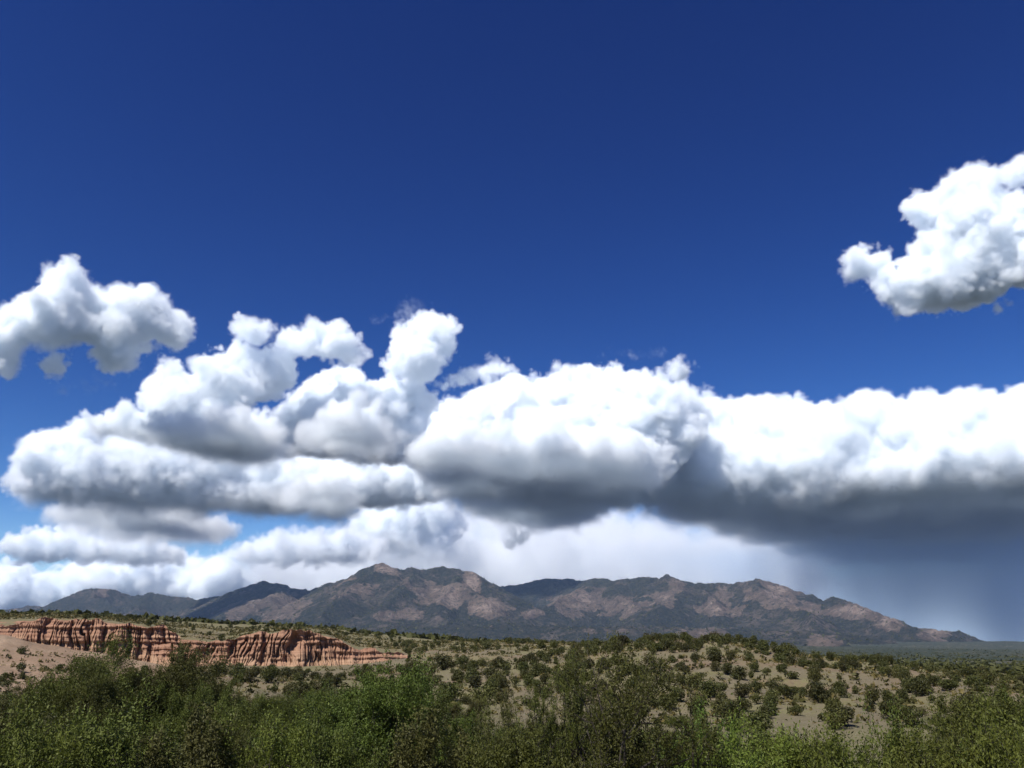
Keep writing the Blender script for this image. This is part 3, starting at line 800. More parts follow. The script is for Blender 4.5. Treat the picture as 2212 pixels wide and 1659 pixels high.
# -- junipers on the hill and the mesa
def make_junipers():
    rng = np.random.default_rng(5)
    protos = [shrub_mesh('juniper_shrub', 400 + k, M_JUNIPER, leaves=1500, lobes=7 + k % 4) for k in range(7)]
    olive = [shrub_mesh('juniper_shrub', 420 + k, M_OLIVE, leaves=1100, lobes=6 + k % 3) for k in range(3)]
    placed, spec = [], []
    def ok(x, y, d):
        return all((x - a) ** 2 + (y - b) ** 2 > (d * 0.5 + c * 0.5) ** 2 for a, b, c in placed)
    def put(px, r, h, wd, zone, label, pal=0.15, own=False):
        x, y = dir_xy(px, r)
        z = float(ground_z(x, y))
        me = olive[rng.integers(0, 3)] if rng.random() < pal else protos[rng.integers(0, 7)]
        if not own:
            size = 'small' if h < 1.7 else ('middling' if h < 2.2 else 'large')
            spot = label.split('|')
            r0_, r1_ = (float(v) for v in spot[1].split(','))
            lvl = ('at its bottom', 'low down', 'halfway up', 'at its top')[int(min(3.99, max(0, 4 * (r - r0_) / (r1_ - r0_))))]
            label = '%s %s juniper on %s, %s, %s' % (size, 'olive' if me in olive else 'dark', spot[0], lvl, where(px))
        spec.append((99 if own else h / r, me, (x, y, z - 0.05), (wd, wd * rng.uniform(0.85, 1.15), h), (rng.uniform(-.08, .08), rng.uniform(-.08, .08), rng.uniform(0, 6.28)), label, zone))
        placed.append((x, y, wd * 0.95))
    # the large ones that can be told apart: column, foot row, width and height in pixels
    named = [(1022, 1480, 38, 38, 'round dark juniper standing alone on the bare slope left of centre'), (1083, 1495, 36, 34, 'dark juniper just right of the round lone one left of centre'),
             (1526, 1508, 44, 36, 'large round juniper alone on the bare slope right of the branchy tree'), (1596, 1538, 36, 30, 'round juniper lower right of the large lone one on the slope'),
             (584, 1476, 30, 34, 'upright dark juniper below the right end of the orange cliff'), (517, 1470, 36, 38, 'dark juniper below the middle of the orange cliff'),
             (475, 1460, 40, 28, 'wide dark juniper below the left end of the orange cliff'), (958, 1448, 46, 32, 'broad juniper at the top of the bare slope left of centre'),
             (1556, 1536, 34, 28, 'juniper just below the large lone one on the slope'), (1690, 1512, 40, 30, 'dark juniper at mid slope on the right hill'), (1790, 1542, 34, 28, 'round juniper low on the right hill')]
    for px, row, wpx, hpx, label in named:
        # walk out until the ground appears at that row
        for r in np.arange(75, 330, 1.0):
            x, y = dir_xy(px, r)
            if row_of(px, x, y, float(ground_z(x, y))) <= row:
                break
        put(px, r, hpx / 1854 * r, wpx / 1854 * r, 'junipers on the slopes', label, 0, True)
    zones = [   # columns, distances, count, size, group, label
        ((1180, 1720), (185, 236), 110, (1.7, 2.9), 'junipers along the hill crest', 'the hill crest|185,236'),
        ((1150, 2250), (88, 200), 290, (0.9, 2.5), 'junipers on the right hillside', 'the right hillside|88,200'),
        ((640, 1250), (100, 210), 150, (1.0, 3.0), 'junipers on the central slope', 'the central slope|100,210'),
        ((420, 900), (120, 225), 40, (1.3, 2.8), 'junipers below the orange cliff', 'the cliff flat|120,225'),
        ((-40, 330), (140, 235), 24, (1.2, 2.4), 'shrubs on the talus', 'the orange talus|140,235'),
        ((-40, 900), (292, 440), 90, (1.2, 2.7), 'junipers on the mesa top', 'the mesa top|292,440'),
        ((850, 1300), (230, 360), 100, (1.4, 2.7), 'junipers on the rise at centre', 'the central rise|230,360'),
        ((1650, 2260), (140, 200), 60, (1.1, 2.2), 'junipers along the right crest', 'the falling right crest|140,200'),
        ((1500, 2260), (74, 96), 14, (1.5, 2.6), 'junipers at the foot of the right hill', 'the hill foot|74,96'),
    ]
    for (p0, p1), (r0, r1), n, (s0, s1), grp, label in zones:
        k = tries = 0
        while k < n and tries < n * 12:
            tries += 1
            px, r = rng.uniform(p0, p1), math.sqrt(rng.uniform(r0 * r0, r1 * r1))
            x, y = dir_xy(px, r)
            h = rng.uniform(s0, s1) * rng.uniform(0.75, 1.0)
            clump = float(fbm2(np.array([x / 14]), np.array([y / 14]), 2, 91)[0])
            if rng.random() > 0.75 + 0.6 * clump or not ok(x, y, h * 1.15):
                continue
            put(px, r, h, h * rng.uniform(0.85, 1.2), grp, label, 0.33)
            k += 1
    # the 290 that show largest stand as things of their own, the rest as one mass
    spec.sort(key=lambda q: -q[0])
    rest = []
    for n, (_s, me, loc, scl, rot, label, zone) in enumerate(spec):
        o = bpy.data.objects.new('juniper_shrub', me)
        o.location, o.scale, o.rotation_euler = loc, scl, rot
        if n >= 290:
            rest.append(o)
            continue
        COL.objects.link(o)
        o['label'], o['category'], o['group'] = label, 'shrub', zone
    V, Q, k = [], [], 0
    for o in rest:
        co = np.empty(len(o.data.vertices) * 3, np.float32)
        o.data.vertices.foreach_get('co', co)
        q = np.empty(len(o.data.loops), np.int32)
        o.data.loops.foreach_get('vertex_index', q)
        co, q = co.reshape(-1, 4, 3)[::3], None        # a third of the leaves is enough for the small ones
        c = co.mean(1, keepdims=True)
        co = (c + (co - c) * 1.6).reshape(-1, 3)
        ca, sa = math.cos(o.rotation_euler[2]), math.sin(o.rotation_euler[2])
        p = co * np.array(o.scale)
        p = np.stack([p[:, 0] * ca - p[:, 1] * sa, p[:, 0] * sa + p[:, 1] * ca, p[:, 2]], -1) + np.array(o.location)
        V.append(p)
        Q.append(np.arange(len(p)).reshape(-1, 4) + k)
        k += len(p)
        bpy.data.objects.remove(o)
    if V:
        o = bpy.data.objects.new('distant_junipers', mesh_from('distant_junipers', np.concatenate(V), np.concatenate(Q), M_JUNIPER))
        COL.objects.link(o)
        o['kind'], o['label'] = 'stuff', 'small distant junipers scattered over hill and mesa'
    print('junipers', len(spec), len(rest))
make_junipers()

# -- what nobody could count: tufts and low scrub on the slopes, the far woodland
def scatter_mesh(name, x, y, z, size, faces, mat, rng, label, aspect=0.5, squash=0.6, leaf=0.5):
    n = len(x)
    c = np.repeat(np.stack([x, y, z], -1), faces, 0)
    s = np.repeat(size, faces)
    v = rng.normal(size=(n * faces, 3))
    v /= np.linalg.norm(v, axis=1, keepdims=True)
    v[:, 2] = np.abs(v[:, 2])
    c = c + v * (s * rng.uniform(0.2, 0.5, n * faces))[:, None] * [1, 1, squash * 2]
    vl, ql = leaf_quads(c, s * leaf, rng, aspect)
    me = mesh_from(name, vl, ql, mat)
    o = bpy.data.objects.new(name, me)
    COL.objects.link(o)
    o['kind'], o['label'] = 'stuff', label
    return o
def make_scrub():
    rng = np.random.default_rng(15)
    n = 36000
    px, r = rng.uniform(-80, 2300, n), np.sqrt(rng.uniform(80 ** 2, 400 ** 2, n))
    t = (px - 1106) / 2212 / F * math.cos(PITCH)
    x, y = t / np.hypot(t, 1) * r, 1 / np.hypot(t, 1) * r
    cl = fbm2(x / 9, y / 9, 3, 95) + 0.35 * smooth(240, 320, r)
    k = rng.random(n) < np.clip(0.50 + cl * 0.9, 0.06, 1)
    k &= ~((px < 880) & (r > 232) & (r < 292))
    x, y, px, r = x[k], y[k], px[k], r[k]
    z = ground_z(x, y)
    sz = rng.uniform(0.35, 1.05, len(x)) * (1 + 0.5 * rng.random(len(x)) ** 4)
    h = rng.random(len(x)) < 0.62
    scatter_mesh('scrub_tufts', x[h], y[h], z[h], sz[h], 8, M_TUFT, rng, 'pale grass tufts and low scrub scattered over the slopes')
    scatter_mesh('low_shrubs', x[~h], y[~h], z[~h], sz[~h] * 1.35, 10, M_OLIVE, rng, 'low olive shrubs scattered over the slopes')
    # far woodland on the plain before the mountains
    n = 20000
    a = rng.uniform(math.radians(-36), math.radians(36), n)
    r = np.exp(rng.uniform(math.log(430), math.log(4200), n))
    x, y = np.sin(a) * r, np.cos(a) * r
    k = rng.random(n) < np.clip(0.55 + fbm2(x / 120, y / 120, 3, 97) * 0.9, 0.05, 1)
    x, y, r = x[k], y[k], r[k]
    scatter_mesh('far_woodland', x, y, ground_z(x, y), rng.uniform(2.4, 4.6, len(x)), 6, M_JUNIPER, rng, 'far pinyon and juniper woodland on the plain before the mountains', 0.8, 0.5, 0.75)
    # trees along the mountain slopes and ridges
    X, Y, Z, rock, amp = MT
    n = 46000
    i = rng.integers(0, X.shape[0] - 1, n)
    j = rng.integers(0, X.shape[1] - 1, n)
    fi, fj = rng.random(n), rng.random(n)
    lerp = lambda A: (A[i, j] * (1 - fi) + A[i + 1, j] * fi) * (1 - fj) + (A[i, j + 1] * (1 - fi) + A[i + 1, j + 1] * fi) * fj
    x, y, z = lerp(X), lerp(Y), lerp(Z)
    k = (rng.random(n) > lerp(rock) * 0.9) & (z > ground_z(x, y, False) + 3) & (np.hypot(x, y) < 10800)
    x, y, z = x[k], y[k], z[k]
    scatter_mesh('mountain_forest', x, y, z, rng.uniform(9, 17, len(x)), 3, M_JUNIPER, rng, 'dark conifer forest on the mountain slopes', 0.7, 0.7, 0.8)
make_scrub()
# ------------------------------------------------------------------ thin blue summer haze over the land
def make_haze():
    me = bpy.data.meshes.new('haze')
    x, y0, y1, z0, z1 = 13600.0, -13600.0, 13600.0, -60.0, 1100.0
    v = [(a, b, c) for c in (z0, z1) for a, b in ((-x, y0), (x, y0), (x, y1), (-x, y1))]
    me.from_pydata(v, [], [(3, 2, 1, 0), (4, 5, 6, 7), (0, 1, 5, 4), (1, 2, 6, 5), (2, 3, 7, 6), (3, 0, 4, 7)])
    m = bpy.data.materials.new('haze_air')
    m.use_nodes = True
    n = m.node_tree
    n.nodes.clear()
    o = n.nodes.new('ShaderNodeOutputMaterial')
    p = n.nodes.new('ShaderNodeVolumePrincipled')
    p.inputs['Density'].default_value = 1.9e-5
    p.inputs['Color'].default_value = (0.42, 0.62, 1.0, 1)
    p.inputs['Anisotropy'].default_value = 0.1
    n.links.new(p.outputs[0], o.inputs['Volume'])
    me.materials.append(m)
    ob = bpy.data.objects.new('haze', me)
    COL.objects.link(ob)
    ob['kind'], ob['label'] = 'stuff', 'thin pale blue haze over the plain and mountains'
make_haze()
# ------------------------------------------------------------------ clouds: soft vapour round a dense core
def vapour_material(name='cloud_vapour', col=(0.966, 0.984, 1.0, 1)):  # default colour tinted blue to paint bluish shade into the cloud bases
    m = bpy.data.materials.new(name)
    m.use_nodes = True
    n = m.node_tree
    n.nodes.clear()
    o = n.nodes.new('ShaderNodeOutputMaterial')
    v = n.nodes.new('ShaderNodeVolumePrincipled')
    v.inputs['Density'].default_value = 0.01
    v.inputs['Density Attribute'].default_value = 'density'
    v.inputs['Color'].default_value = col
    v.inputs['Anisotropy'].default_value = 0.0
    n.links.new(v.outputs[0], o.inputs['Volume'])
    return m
def core_material():
    m = bpy.data.materials.new('cloud_core')
    m.use_nodes = True
    n = m.node_tree
    n.nodes.clear()
    o = n.nodes.new('ShaderNodeOutputMaterial')
    d, t, x = n.nodes.new('ShaderNodeBsdfDiffuse'), n.nodes.new('ShaderNodeBsdfTranslucent'), n.nodes.new('ShaderNodeMixShader')
    for q in (d, t):
        q.inputs['Color'].default_value = (0.98, 0.98, 0.98, 1)
    x.inputs[0].default_value = 0.5
    n.links.new(d.outputs[0], x.inputs[1])
    n.links.new(t.outputs[0], x.inputs[2])
    n.links.new(x.outputs[0], o.inputs['Surface'])
    return m
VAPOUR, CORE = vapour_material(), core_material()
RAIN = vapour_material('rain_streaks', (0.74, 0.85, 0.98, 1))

def grid_group(to_mesh):
    """a dense grid of numbers, held by a vertex cloud, turned into a volume (or the surface at its zero level)"""
    g = bpy.data.node_groups.new('surface_of_grid' if to_mesh else 'volume_of_grid', 'GeometryNodeTree')
    itf = g.interface
    itf.new_socket('Geometry', in_out='INPUT', socket_type='NodeSocketGeometry')
    itf.new_socket('Grid', in_out='INPUT', socket_type='NodeSocketObject')
    for n in ('Min', 'Max'):
        itf.new_socket(n, in_out='INPUT', socket_type='NodeSocketVector')
    for n in ('NX', 'NY', 'NZ'):
        itf.new_socket(n, in_out='INPUT', socket_type='NodeSocketInt')
    itf.new_socket('Material', in_out='INPUT', socket_type='NodeSocketMaterial')
    itf.new_socket('Geometry', in_out='OUTPUT', socket_type='NodeSocketGeometry')
    N, L = g.nodes.new, g.links.new
    gi, go = N('NodeGroupInput'), N('NodeGroupOutput')
    vc, pos = N('GeometryNodeVolumeCube'), N('GeometryNodeInputPosition')
    for a in ('Min', 'Max'):
        L(gi.outputs[a], vc.inputs[a])
    for a in 'XYZ':
        L(gi.outputs['N' + a], vc.inputs['Resolution ' + a])
    def vm(op, a, b):
        n = N('ShaderNodeVectorMath')
        n.operation = op
        L(a, n.inputs[0])
        L(b, n.inputs[1])
        return n.outputs[0]
    q = vm('DIVIDE', vm('SUBTRACT', pos.outputs[0], gi.outputs['Min']), vm('SUBTRACT', gi.outputs['Max'], gi.outputs['Min']))
    sp = N('ShaderNodeSeparateXYZ')
    L(q, sp.inputs[0])
    def fm(op, a, b=None):
        n = N('ShaderNodeMath')
        n.operation = op
        L(a, n.inputs[0])
        if isinstance(b, (int, float)):
            n.inputs[1].default_value = b
        elif b is not None:
            L(b, n.inputs[1])
        return n.outputs[0]
    ix = [fm('ROUND', fm('MULTIPLY', sp.outputs[k], fm('SUBTRACT', gi.outputs['N' + a], 1))) for k, a in enumerate('XYZ')]
    def im(op, a, b):
        n = N('FunctionNodeIntegerMath')
        n.operation = op
        L(a, n.inputs[0])
        L(b, n.inputs[1])
        return n.outputs[0]
    idx = im('ADD', im('MULTIPLY', im('ADD', im('MULTIPLY', ix[0], gi.outputs['NY']), ix[1]), gi.outputs['NZ']), ix[2])
    na = N('GeometryNodeInputNamedAttribute')
    na.data_type = 'FLOAT'
    na.inputs['Name'].default_value = 'value'
    oi = N('GeometryNodeObjectInfo')
    L(gi.outputs['Grid'], oi.inputs[0])
    si = N('GeometryNodeSampleIndex')
    si.data_type = 'FLOAT'
    si.domain = 'POINT'
    L(oi.outputs['Geometry'], si.inputs['Geometry'])
    L(na.outputs[0], si.inputs['Value'])
    L(idx, si.inputs['Index'])
    L(si.outputs[0], vc.inputs['Density'])
    out = vc.outputs[0]
    if to_mesh:
        tm = N('GeometryNodeVolumeToMesh')
        L(out, tm.inputs[0])
        tm.inputs['Threshold'].default_value = 1.0
        tm.inputs['Adaptivity'].default_value = 0.05
        out = tm.outputs[0]
    sm = N('GeometryNodeSetMaterial')
    L(out, sm.inputs[0])
    L(gi.outputs['Material'], sm.inputs['Material'])
    L(sm.outputs[0], go.inputs[0])
    return g
GRID_VOLUME, GRID_SURFACE = grid_group(False), grid_group(True)

def grid_object(name, data, group, lo, hi, arr, mat):
    me = bpy.data.meshes.new(name + '_values')
    me.vertices.add(arr.size)
    me.attributes.new('value', 'FLOAT', 'POINT').data.foreach_set('value', arr.astype(np.float32).ravel())
    src = bpy.data.objects.new(name + '_values', me)
    o = bpy.data.objects.new(name, data)
    COL.objects.link(o)
    md = o.modifiers.new('grid', 'NODES')
    md.node_group = group
    ids = {i.name: i.identifier for i in group.interface.items_tree if i.in_out == 'INPUT'}
    md[ids['Min']] = [float(x) for x in lo]
    md[ids['Max']] = [float(x) for x in hi]
    md[ids['NX']], md[ids['NY']], md[ids['NZ']] = arr.shape
    md[ids['Material']] = mat
    md[ids['Grid']] = src
    return o, src

CLOUD_BASE = 1800.0
VOX_PX = 4.6            # grid step in pixels of the 2212-wide view
TOTAL = [0, 0]

def in_poly(poly, x, y):
    n, c = len(poly), np.zeros(np.shape(x), bool)
    for i in range(n):
        (x0, y0), (x1, y1) = poly[i], poly[i - 1]
        k = ((y0 > y) != (y1 > y)) & (x < (x1 - x0) * (y - y0) / ((y1 - y0) or 1e-9) + x0)
        c ^= k
    return c
def edge_dist(poly, x, y):
    d = np.full(np.shape(x), 1e9)
    for i in range(len(poly)):
        (x0, y0), (x1, y1) = poly[i], poly[i - 1]
        dx, dy = x1 - x0, y1 - y0
        t = np.clip(((x - x0) * dx + (y - y0) * dy) / (dx * dx + dy * dy + 1e-9), 0, 1)
        d = np.minimum(d, np.hypot(x - x0 - t * dx, y - y0 - t * dy))
    return d

def fill_polygon(poly, dist, rng, n=40, rmin=9, depth=0.8, rmax=60, gap=0.45):
    """balls that fill an outline seen in the photograph, as deep as they are wide"""
    poly = [tuple(map(float, p)) for p in poly]
    xs, ys = zip(*poly)
    x = rng.uniform(min(xs), max(xs), 6000)
    y = rng.uniform(min(ys), max(ys), 6000)
    k = in_poly(poly, x, y)
    x, y = x[k], y[k]
    d = edge_dist(poly, x, y)
    order = np.argsort(-d + rng.random(len(d)) * 4)
    chosen = []
    for i in order:
        if d[i] < rmin or len(chosen) >= n:
            break
        if all(math.hypot(x[i] - c[0], y[i] - c[1]) > gap * c[2] for c in chosen):
            chosen.append((x[i], y[i], min(d[i], rmax) * 1.0))
    out = []
    pxm = dist / (2212 * F)
    for cx, cy_, r in chosen:
        p = at(cx, cy_, dist + rng.uniform(-1, 1) * depth * r * pxm)
        out.append((p, r * pxm * 1.02))
    return out

def heap(foot, topline, rng, R=330.0, base=CLOUD_BASE, rise=1300.0, spacing=0.8, layers=4):
    """balls piled on a flat base whose underside the photograph shows as the outline foot"""
    fp = [tuple(at_height(x, y, base)[:2]) for x, y in foot]
    xs, ys = zip(*fp)
    out = []
    st = R * spacing
    for gx in np.arange(min(xs), max(xs) + st, st):
        for gy in np.arange(min(ys), max(ys) + st, st):
            x, y = gx + rng.uniform(-.5, .5) * st, gy + rng.uniform(-.5, .5) * st
            if not in_poly(fp, np.array([x]), np.array([y]))[0]:
                continue
            e = edge_dist(fp, np.array([x]), np.array([y]))[0]
            d = math.hypot(x, y)
            px = 1106 + x / y * 2212 * F / math.cos(PITCH)
            top = at(px, float(np.interp(px, *zip(*topline))), d)[2]
            h = max(R * 0.6, (top - R - base) * float(smooth(0, rise, e)) * rng.uniform(0.35, 1.0))
            r0 = min(R, e * 0.9 + 0.35 * R) * rng.uniform(0.8, 1.15)
            k = max(1, int(min(layers, h / (R * 0.8))))
            for i in range(k):
                out.append((np.array([x, y, base + r0 * 0.35 + (h - r0 * 0.35) * (i / max(1, k - 1)) * (k > 1)]), r0 * (1 - 0.25 * i / k)))
    return out

def keep_largest(me):
    """drop loose crumbs so that a core is one piece"""
    nv, ne = len(me.vertices), len(me.edges)
    if not nv:
        return
    e = np.empty(ne * 2, np.int32)
    me.edges.foreach_get('vertices', e)
    a, b = e.reshape(-1, 2).T
    lab = np.arange(nv)
    while True:
        m = np.minimum(lab[a], lab[b])
        new = lab.copy()
        np.minimum.at(new, a, m)
        np.minimum.at(new, b, m)
        new = new[new]
        if (new == lab).all():
            break
        lab = new
    big = np.bincount(lab).argmax()
    drop = np.flatnonzero(lab != big)
    if len(drop):
        bm = bmesh.new()
        bm.from_mesh(me)
        bm.verts.ensure_lookup_table()
        bmesh.ops.delete(bm, geom=[bm.verts[i] for i in drop], context='VERTS')
        bm.to_mesh(me)
        bm.free()

def cumulus(label, balls, seed, base=None, dist=10000.0, buds=(12, 8), rough=1.0, edge=2.2, base_edge=7.0, core_depth=6.0, tau=0.6, wisp=0.40, inner=0.035, soft=1.6, vox=3.0, name='cumulus_cloud', up=0.7, budr=(0.22, 0.45)):
    rng = np.random.default_rng(seed)
    edge, base_edge = edge * VOX_PX / vox * 0.8, base_edge * VOX_PX / vox
    core_depth = core_depth and core_depth * VOX_PX / vox
    tau = tau * vox / VOX_PX * 1.25
    V = vox * dist / (2212 * F)
    S, cur = list(balls), list(balls)
    for nb in buds:
        nxt = []
        for c, R in cur:
            if R < 2.2 * V:
                continue
            for k in range(nb):
                v = rng.normal(size=3)
                v /= np.linalg.norm(v)
                if rng.random() < up:
                    v[2] = abs(v[2])
                nxt.append((c + v * R * rng.uniform(0.72, 0.98), R * rng.uniform(*budr)))
        S += nxt
        cur = nxt
    cs = np.array([s[0] for s in S])
    rs = np.array([s[1] for s in S])
    lo = (cs - rs[:, None]).min(0) - V * 5
    hi = (cs + rs[:, None]).max(0) + V * 5
    if base is not None:
        lo[2] = max(lo[2], base - V * 5)
    n = [int((hi[k] - lo[k]) / V) + 2 for k in range(3)]
    hi = lo + (np.array(n) - 1) * V
    f = np.full(n, -40.0, np.float32)
    ax = [(lo[k] + np.arange(n[k]) * V).astype(np.float32) for k in range(3)]
    for c, r in zip(cs, rs):
        m = r + 4 * V
        i0 = [max(0, int((c[k] - m - lo[k]) / V)) for k in range(3)]
        i1 = [min(n[k], int((c[k] + m - lo[k]) / V) + 2) for k in range(3)]
        if any(a >= b for a, b in zip(i0, i1)):
            continue
        g = [(ax[k][i0[k]:i1[k]] - np.float32(c[k])) ** 2 for k in range(3)]
        d = (np.float32(r) - np.sqrt(g[0][:, None, None] + g[1][None, :, None] + g[2][None, None, :])) / np.float32(V)
        s_ = tuple(slice(a, b) for a, b in zip(i0, i1))
        f[s_] = np.maximum(f[s_], d)
    # cauliflower relief: creased noise at falling sizes
    q = VOX_PX / vox
    for cell, amp in ((26 * q, 4.2 * q), (13 * q, 3.2 * q), (6.5 * q, 2.9 * q), (3.2 * q, 2.1 * q)) + (((2.6, 1.5),) if q > 1.2 else ()):
        nz = perlin3(cell, n, rng)
        f += (np.abs(nz) * 2.0 - 0.31) * np.float32(amp * rough)
    e = edge * (1 + soft * smooth(-0.15, 0.40, perlin3(30, n, rng)))
    if base is not None:
        zz = ((ax[2] - base) / V)[None, None, :]
        fb = zz / 1.4 + perlin3(22, n, rng) * 6 + perlin3(8, n, rng) * 3
        f = np.minimum(f, fb)
        e = e + base_edge * np.exp(-np.clip(zz, 0, None) / 7.0)
    f[0] = f[-1] = -9
    f[:, 0] = f[:, -1] = -9
    f[:, :, 0] = f[:, :, -1] = -9
    dens = np.clip(f / e, 0, 1)
    dens *= 1 - (1 - inner) * smooth(4.0 * q, 14.0 * q, f)
    if base is not None:
        dens *= 0.22 + 0.78 * smooth(2 * q, 16 * q, zz)
    if wisp:
        dens *= np.clip(0.45 + perlin3(8 * q, n, rng) * 1.6 + perlin3(3.2, n, rng) * 1.0 + (f - 3 * q) * 0.14 / q, 1 - wisp, 1)
    # crop
    occ = np.argwhere(dens > 0)
    a, b = np.maximum(occ.min(0) - 2, 0), np.minimum(occ.max(0) + 3, n)
    sl_ = tuple(slice(i, j) for i, j in zip(a, b))
    dens, f = dens[sl_], f[sl_]
    lo2 = lo + a * V
    hi2 = lo2 + (np.array(dens.shape) - 1) * V
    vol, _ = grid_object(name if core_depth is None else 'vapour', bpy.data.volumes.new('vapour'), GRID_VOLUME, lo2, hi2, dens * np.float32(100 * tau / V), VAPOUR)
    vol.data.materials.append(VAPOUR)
    root = vol
    faces = 0
    if core_depth is not None:
        h = f.copy()
        p = [s // 2 * 2 for s in h.shape]
        h = h[:p[0], :p[1], :p[2]].reshape(p[0] // 2, 2, p[1] // 2, 2, p[2] // 2, 2).mean((1, 3, 5))
        h = np.clip(h - core_depth + 1.0, 0, 6)
        lo3 = lo2 + 0.5 * V
        tmp, src = grid_object('tmp', bpy.data.meshes.new('tmp'), GRID_SURFACE, lo3, lo3 + (np.array(h.shape) - 1) * 2 * V, h, CORE)
        dg = bpy.context.evaluated_depsgraph_get()
        me = bpy.data.meshes.new_from_object(tmp.evaluated_get(dg))
        me.name = name
        keep_largest(me)
        faces = len(me.polygons)
        me.shade_smooth()
        bpy.data.objects.remove(tmp)
        bpy.data.objects.remove(src)
        root = bpy.data.objects.new(name, me)
        COL.objects.link(root)
        if not me.materials:
            me.materials.append(CORE)
        vol.parent = root
    root['label'] = label
    root['category'] = 'cloud'
    root['group'] = 'cumulus clouds in the sky'
    TOTAL[0] += dens.size
    TOTAL[1] += faces
    print('CLOUD', label[:40], dens.shape, round(dens.size / 1e6, 2), 'M voxels', faces, 'faces', flush=True)
    return root

def rain_shaft():
    """grey rain below the dark base, standing on the plain behind the mountains"""
    V = 100.0
    lo, hi = np.array([-1500.0, 14300.0, -40.0]), np.array([13500.0, 18300.0, CLOUD_BASE + 250])
    n = [int((hi[k] - lo[k]) / V) + 1 for k in range(3)]
    hi = lo + (np.array(n) - 1) * V
    rng = np.random.default_rng(90)
    X, Y, Z = np.meshgrid(*[lo[k] + np.arange(n[k]) * V for k in range(3)], indexing='ij')
    t = np.clip(Z / CLOUD_BASE, 0, 1)
    left = 4200 + 3600 * (1 - t) ** 1.2 + 0 * X
    streak = perlin3(14, [n[0], n[1], 4], rng)[:, :, :1] + 0.5 * perlin3(6, [n[0], n[1], 4], rng)[:, :, 1:2]
    d = smooth(-3600, 4200, X - left + streak * 2600) * (1 - smooth(12300, 13500, X)) * smooth(14300, 14900, Y) * (1 - smooth(17500, 18300, Y))
    d = d * np.clip(0.75 + 0.7 * streak + 0.4 * perlin3(12, n, rng), 0.1, 1.4) * (1 - smooth(CLOUD_BASE, CLOUD_BASE + 250, Z)) * (0.45 + 0.55 * t)
    o, _ = grid_object('rain_shaft', bpy.data.volumes.new('rain_shaft'), GRID_VOLUME, lo, hi, d * 0.14, RAIN)
    o.data.materials.append(RAIN)
    o['label'], o['kind'] = 'blue grey rain falling behind the right end of the mountains', 'stuff'
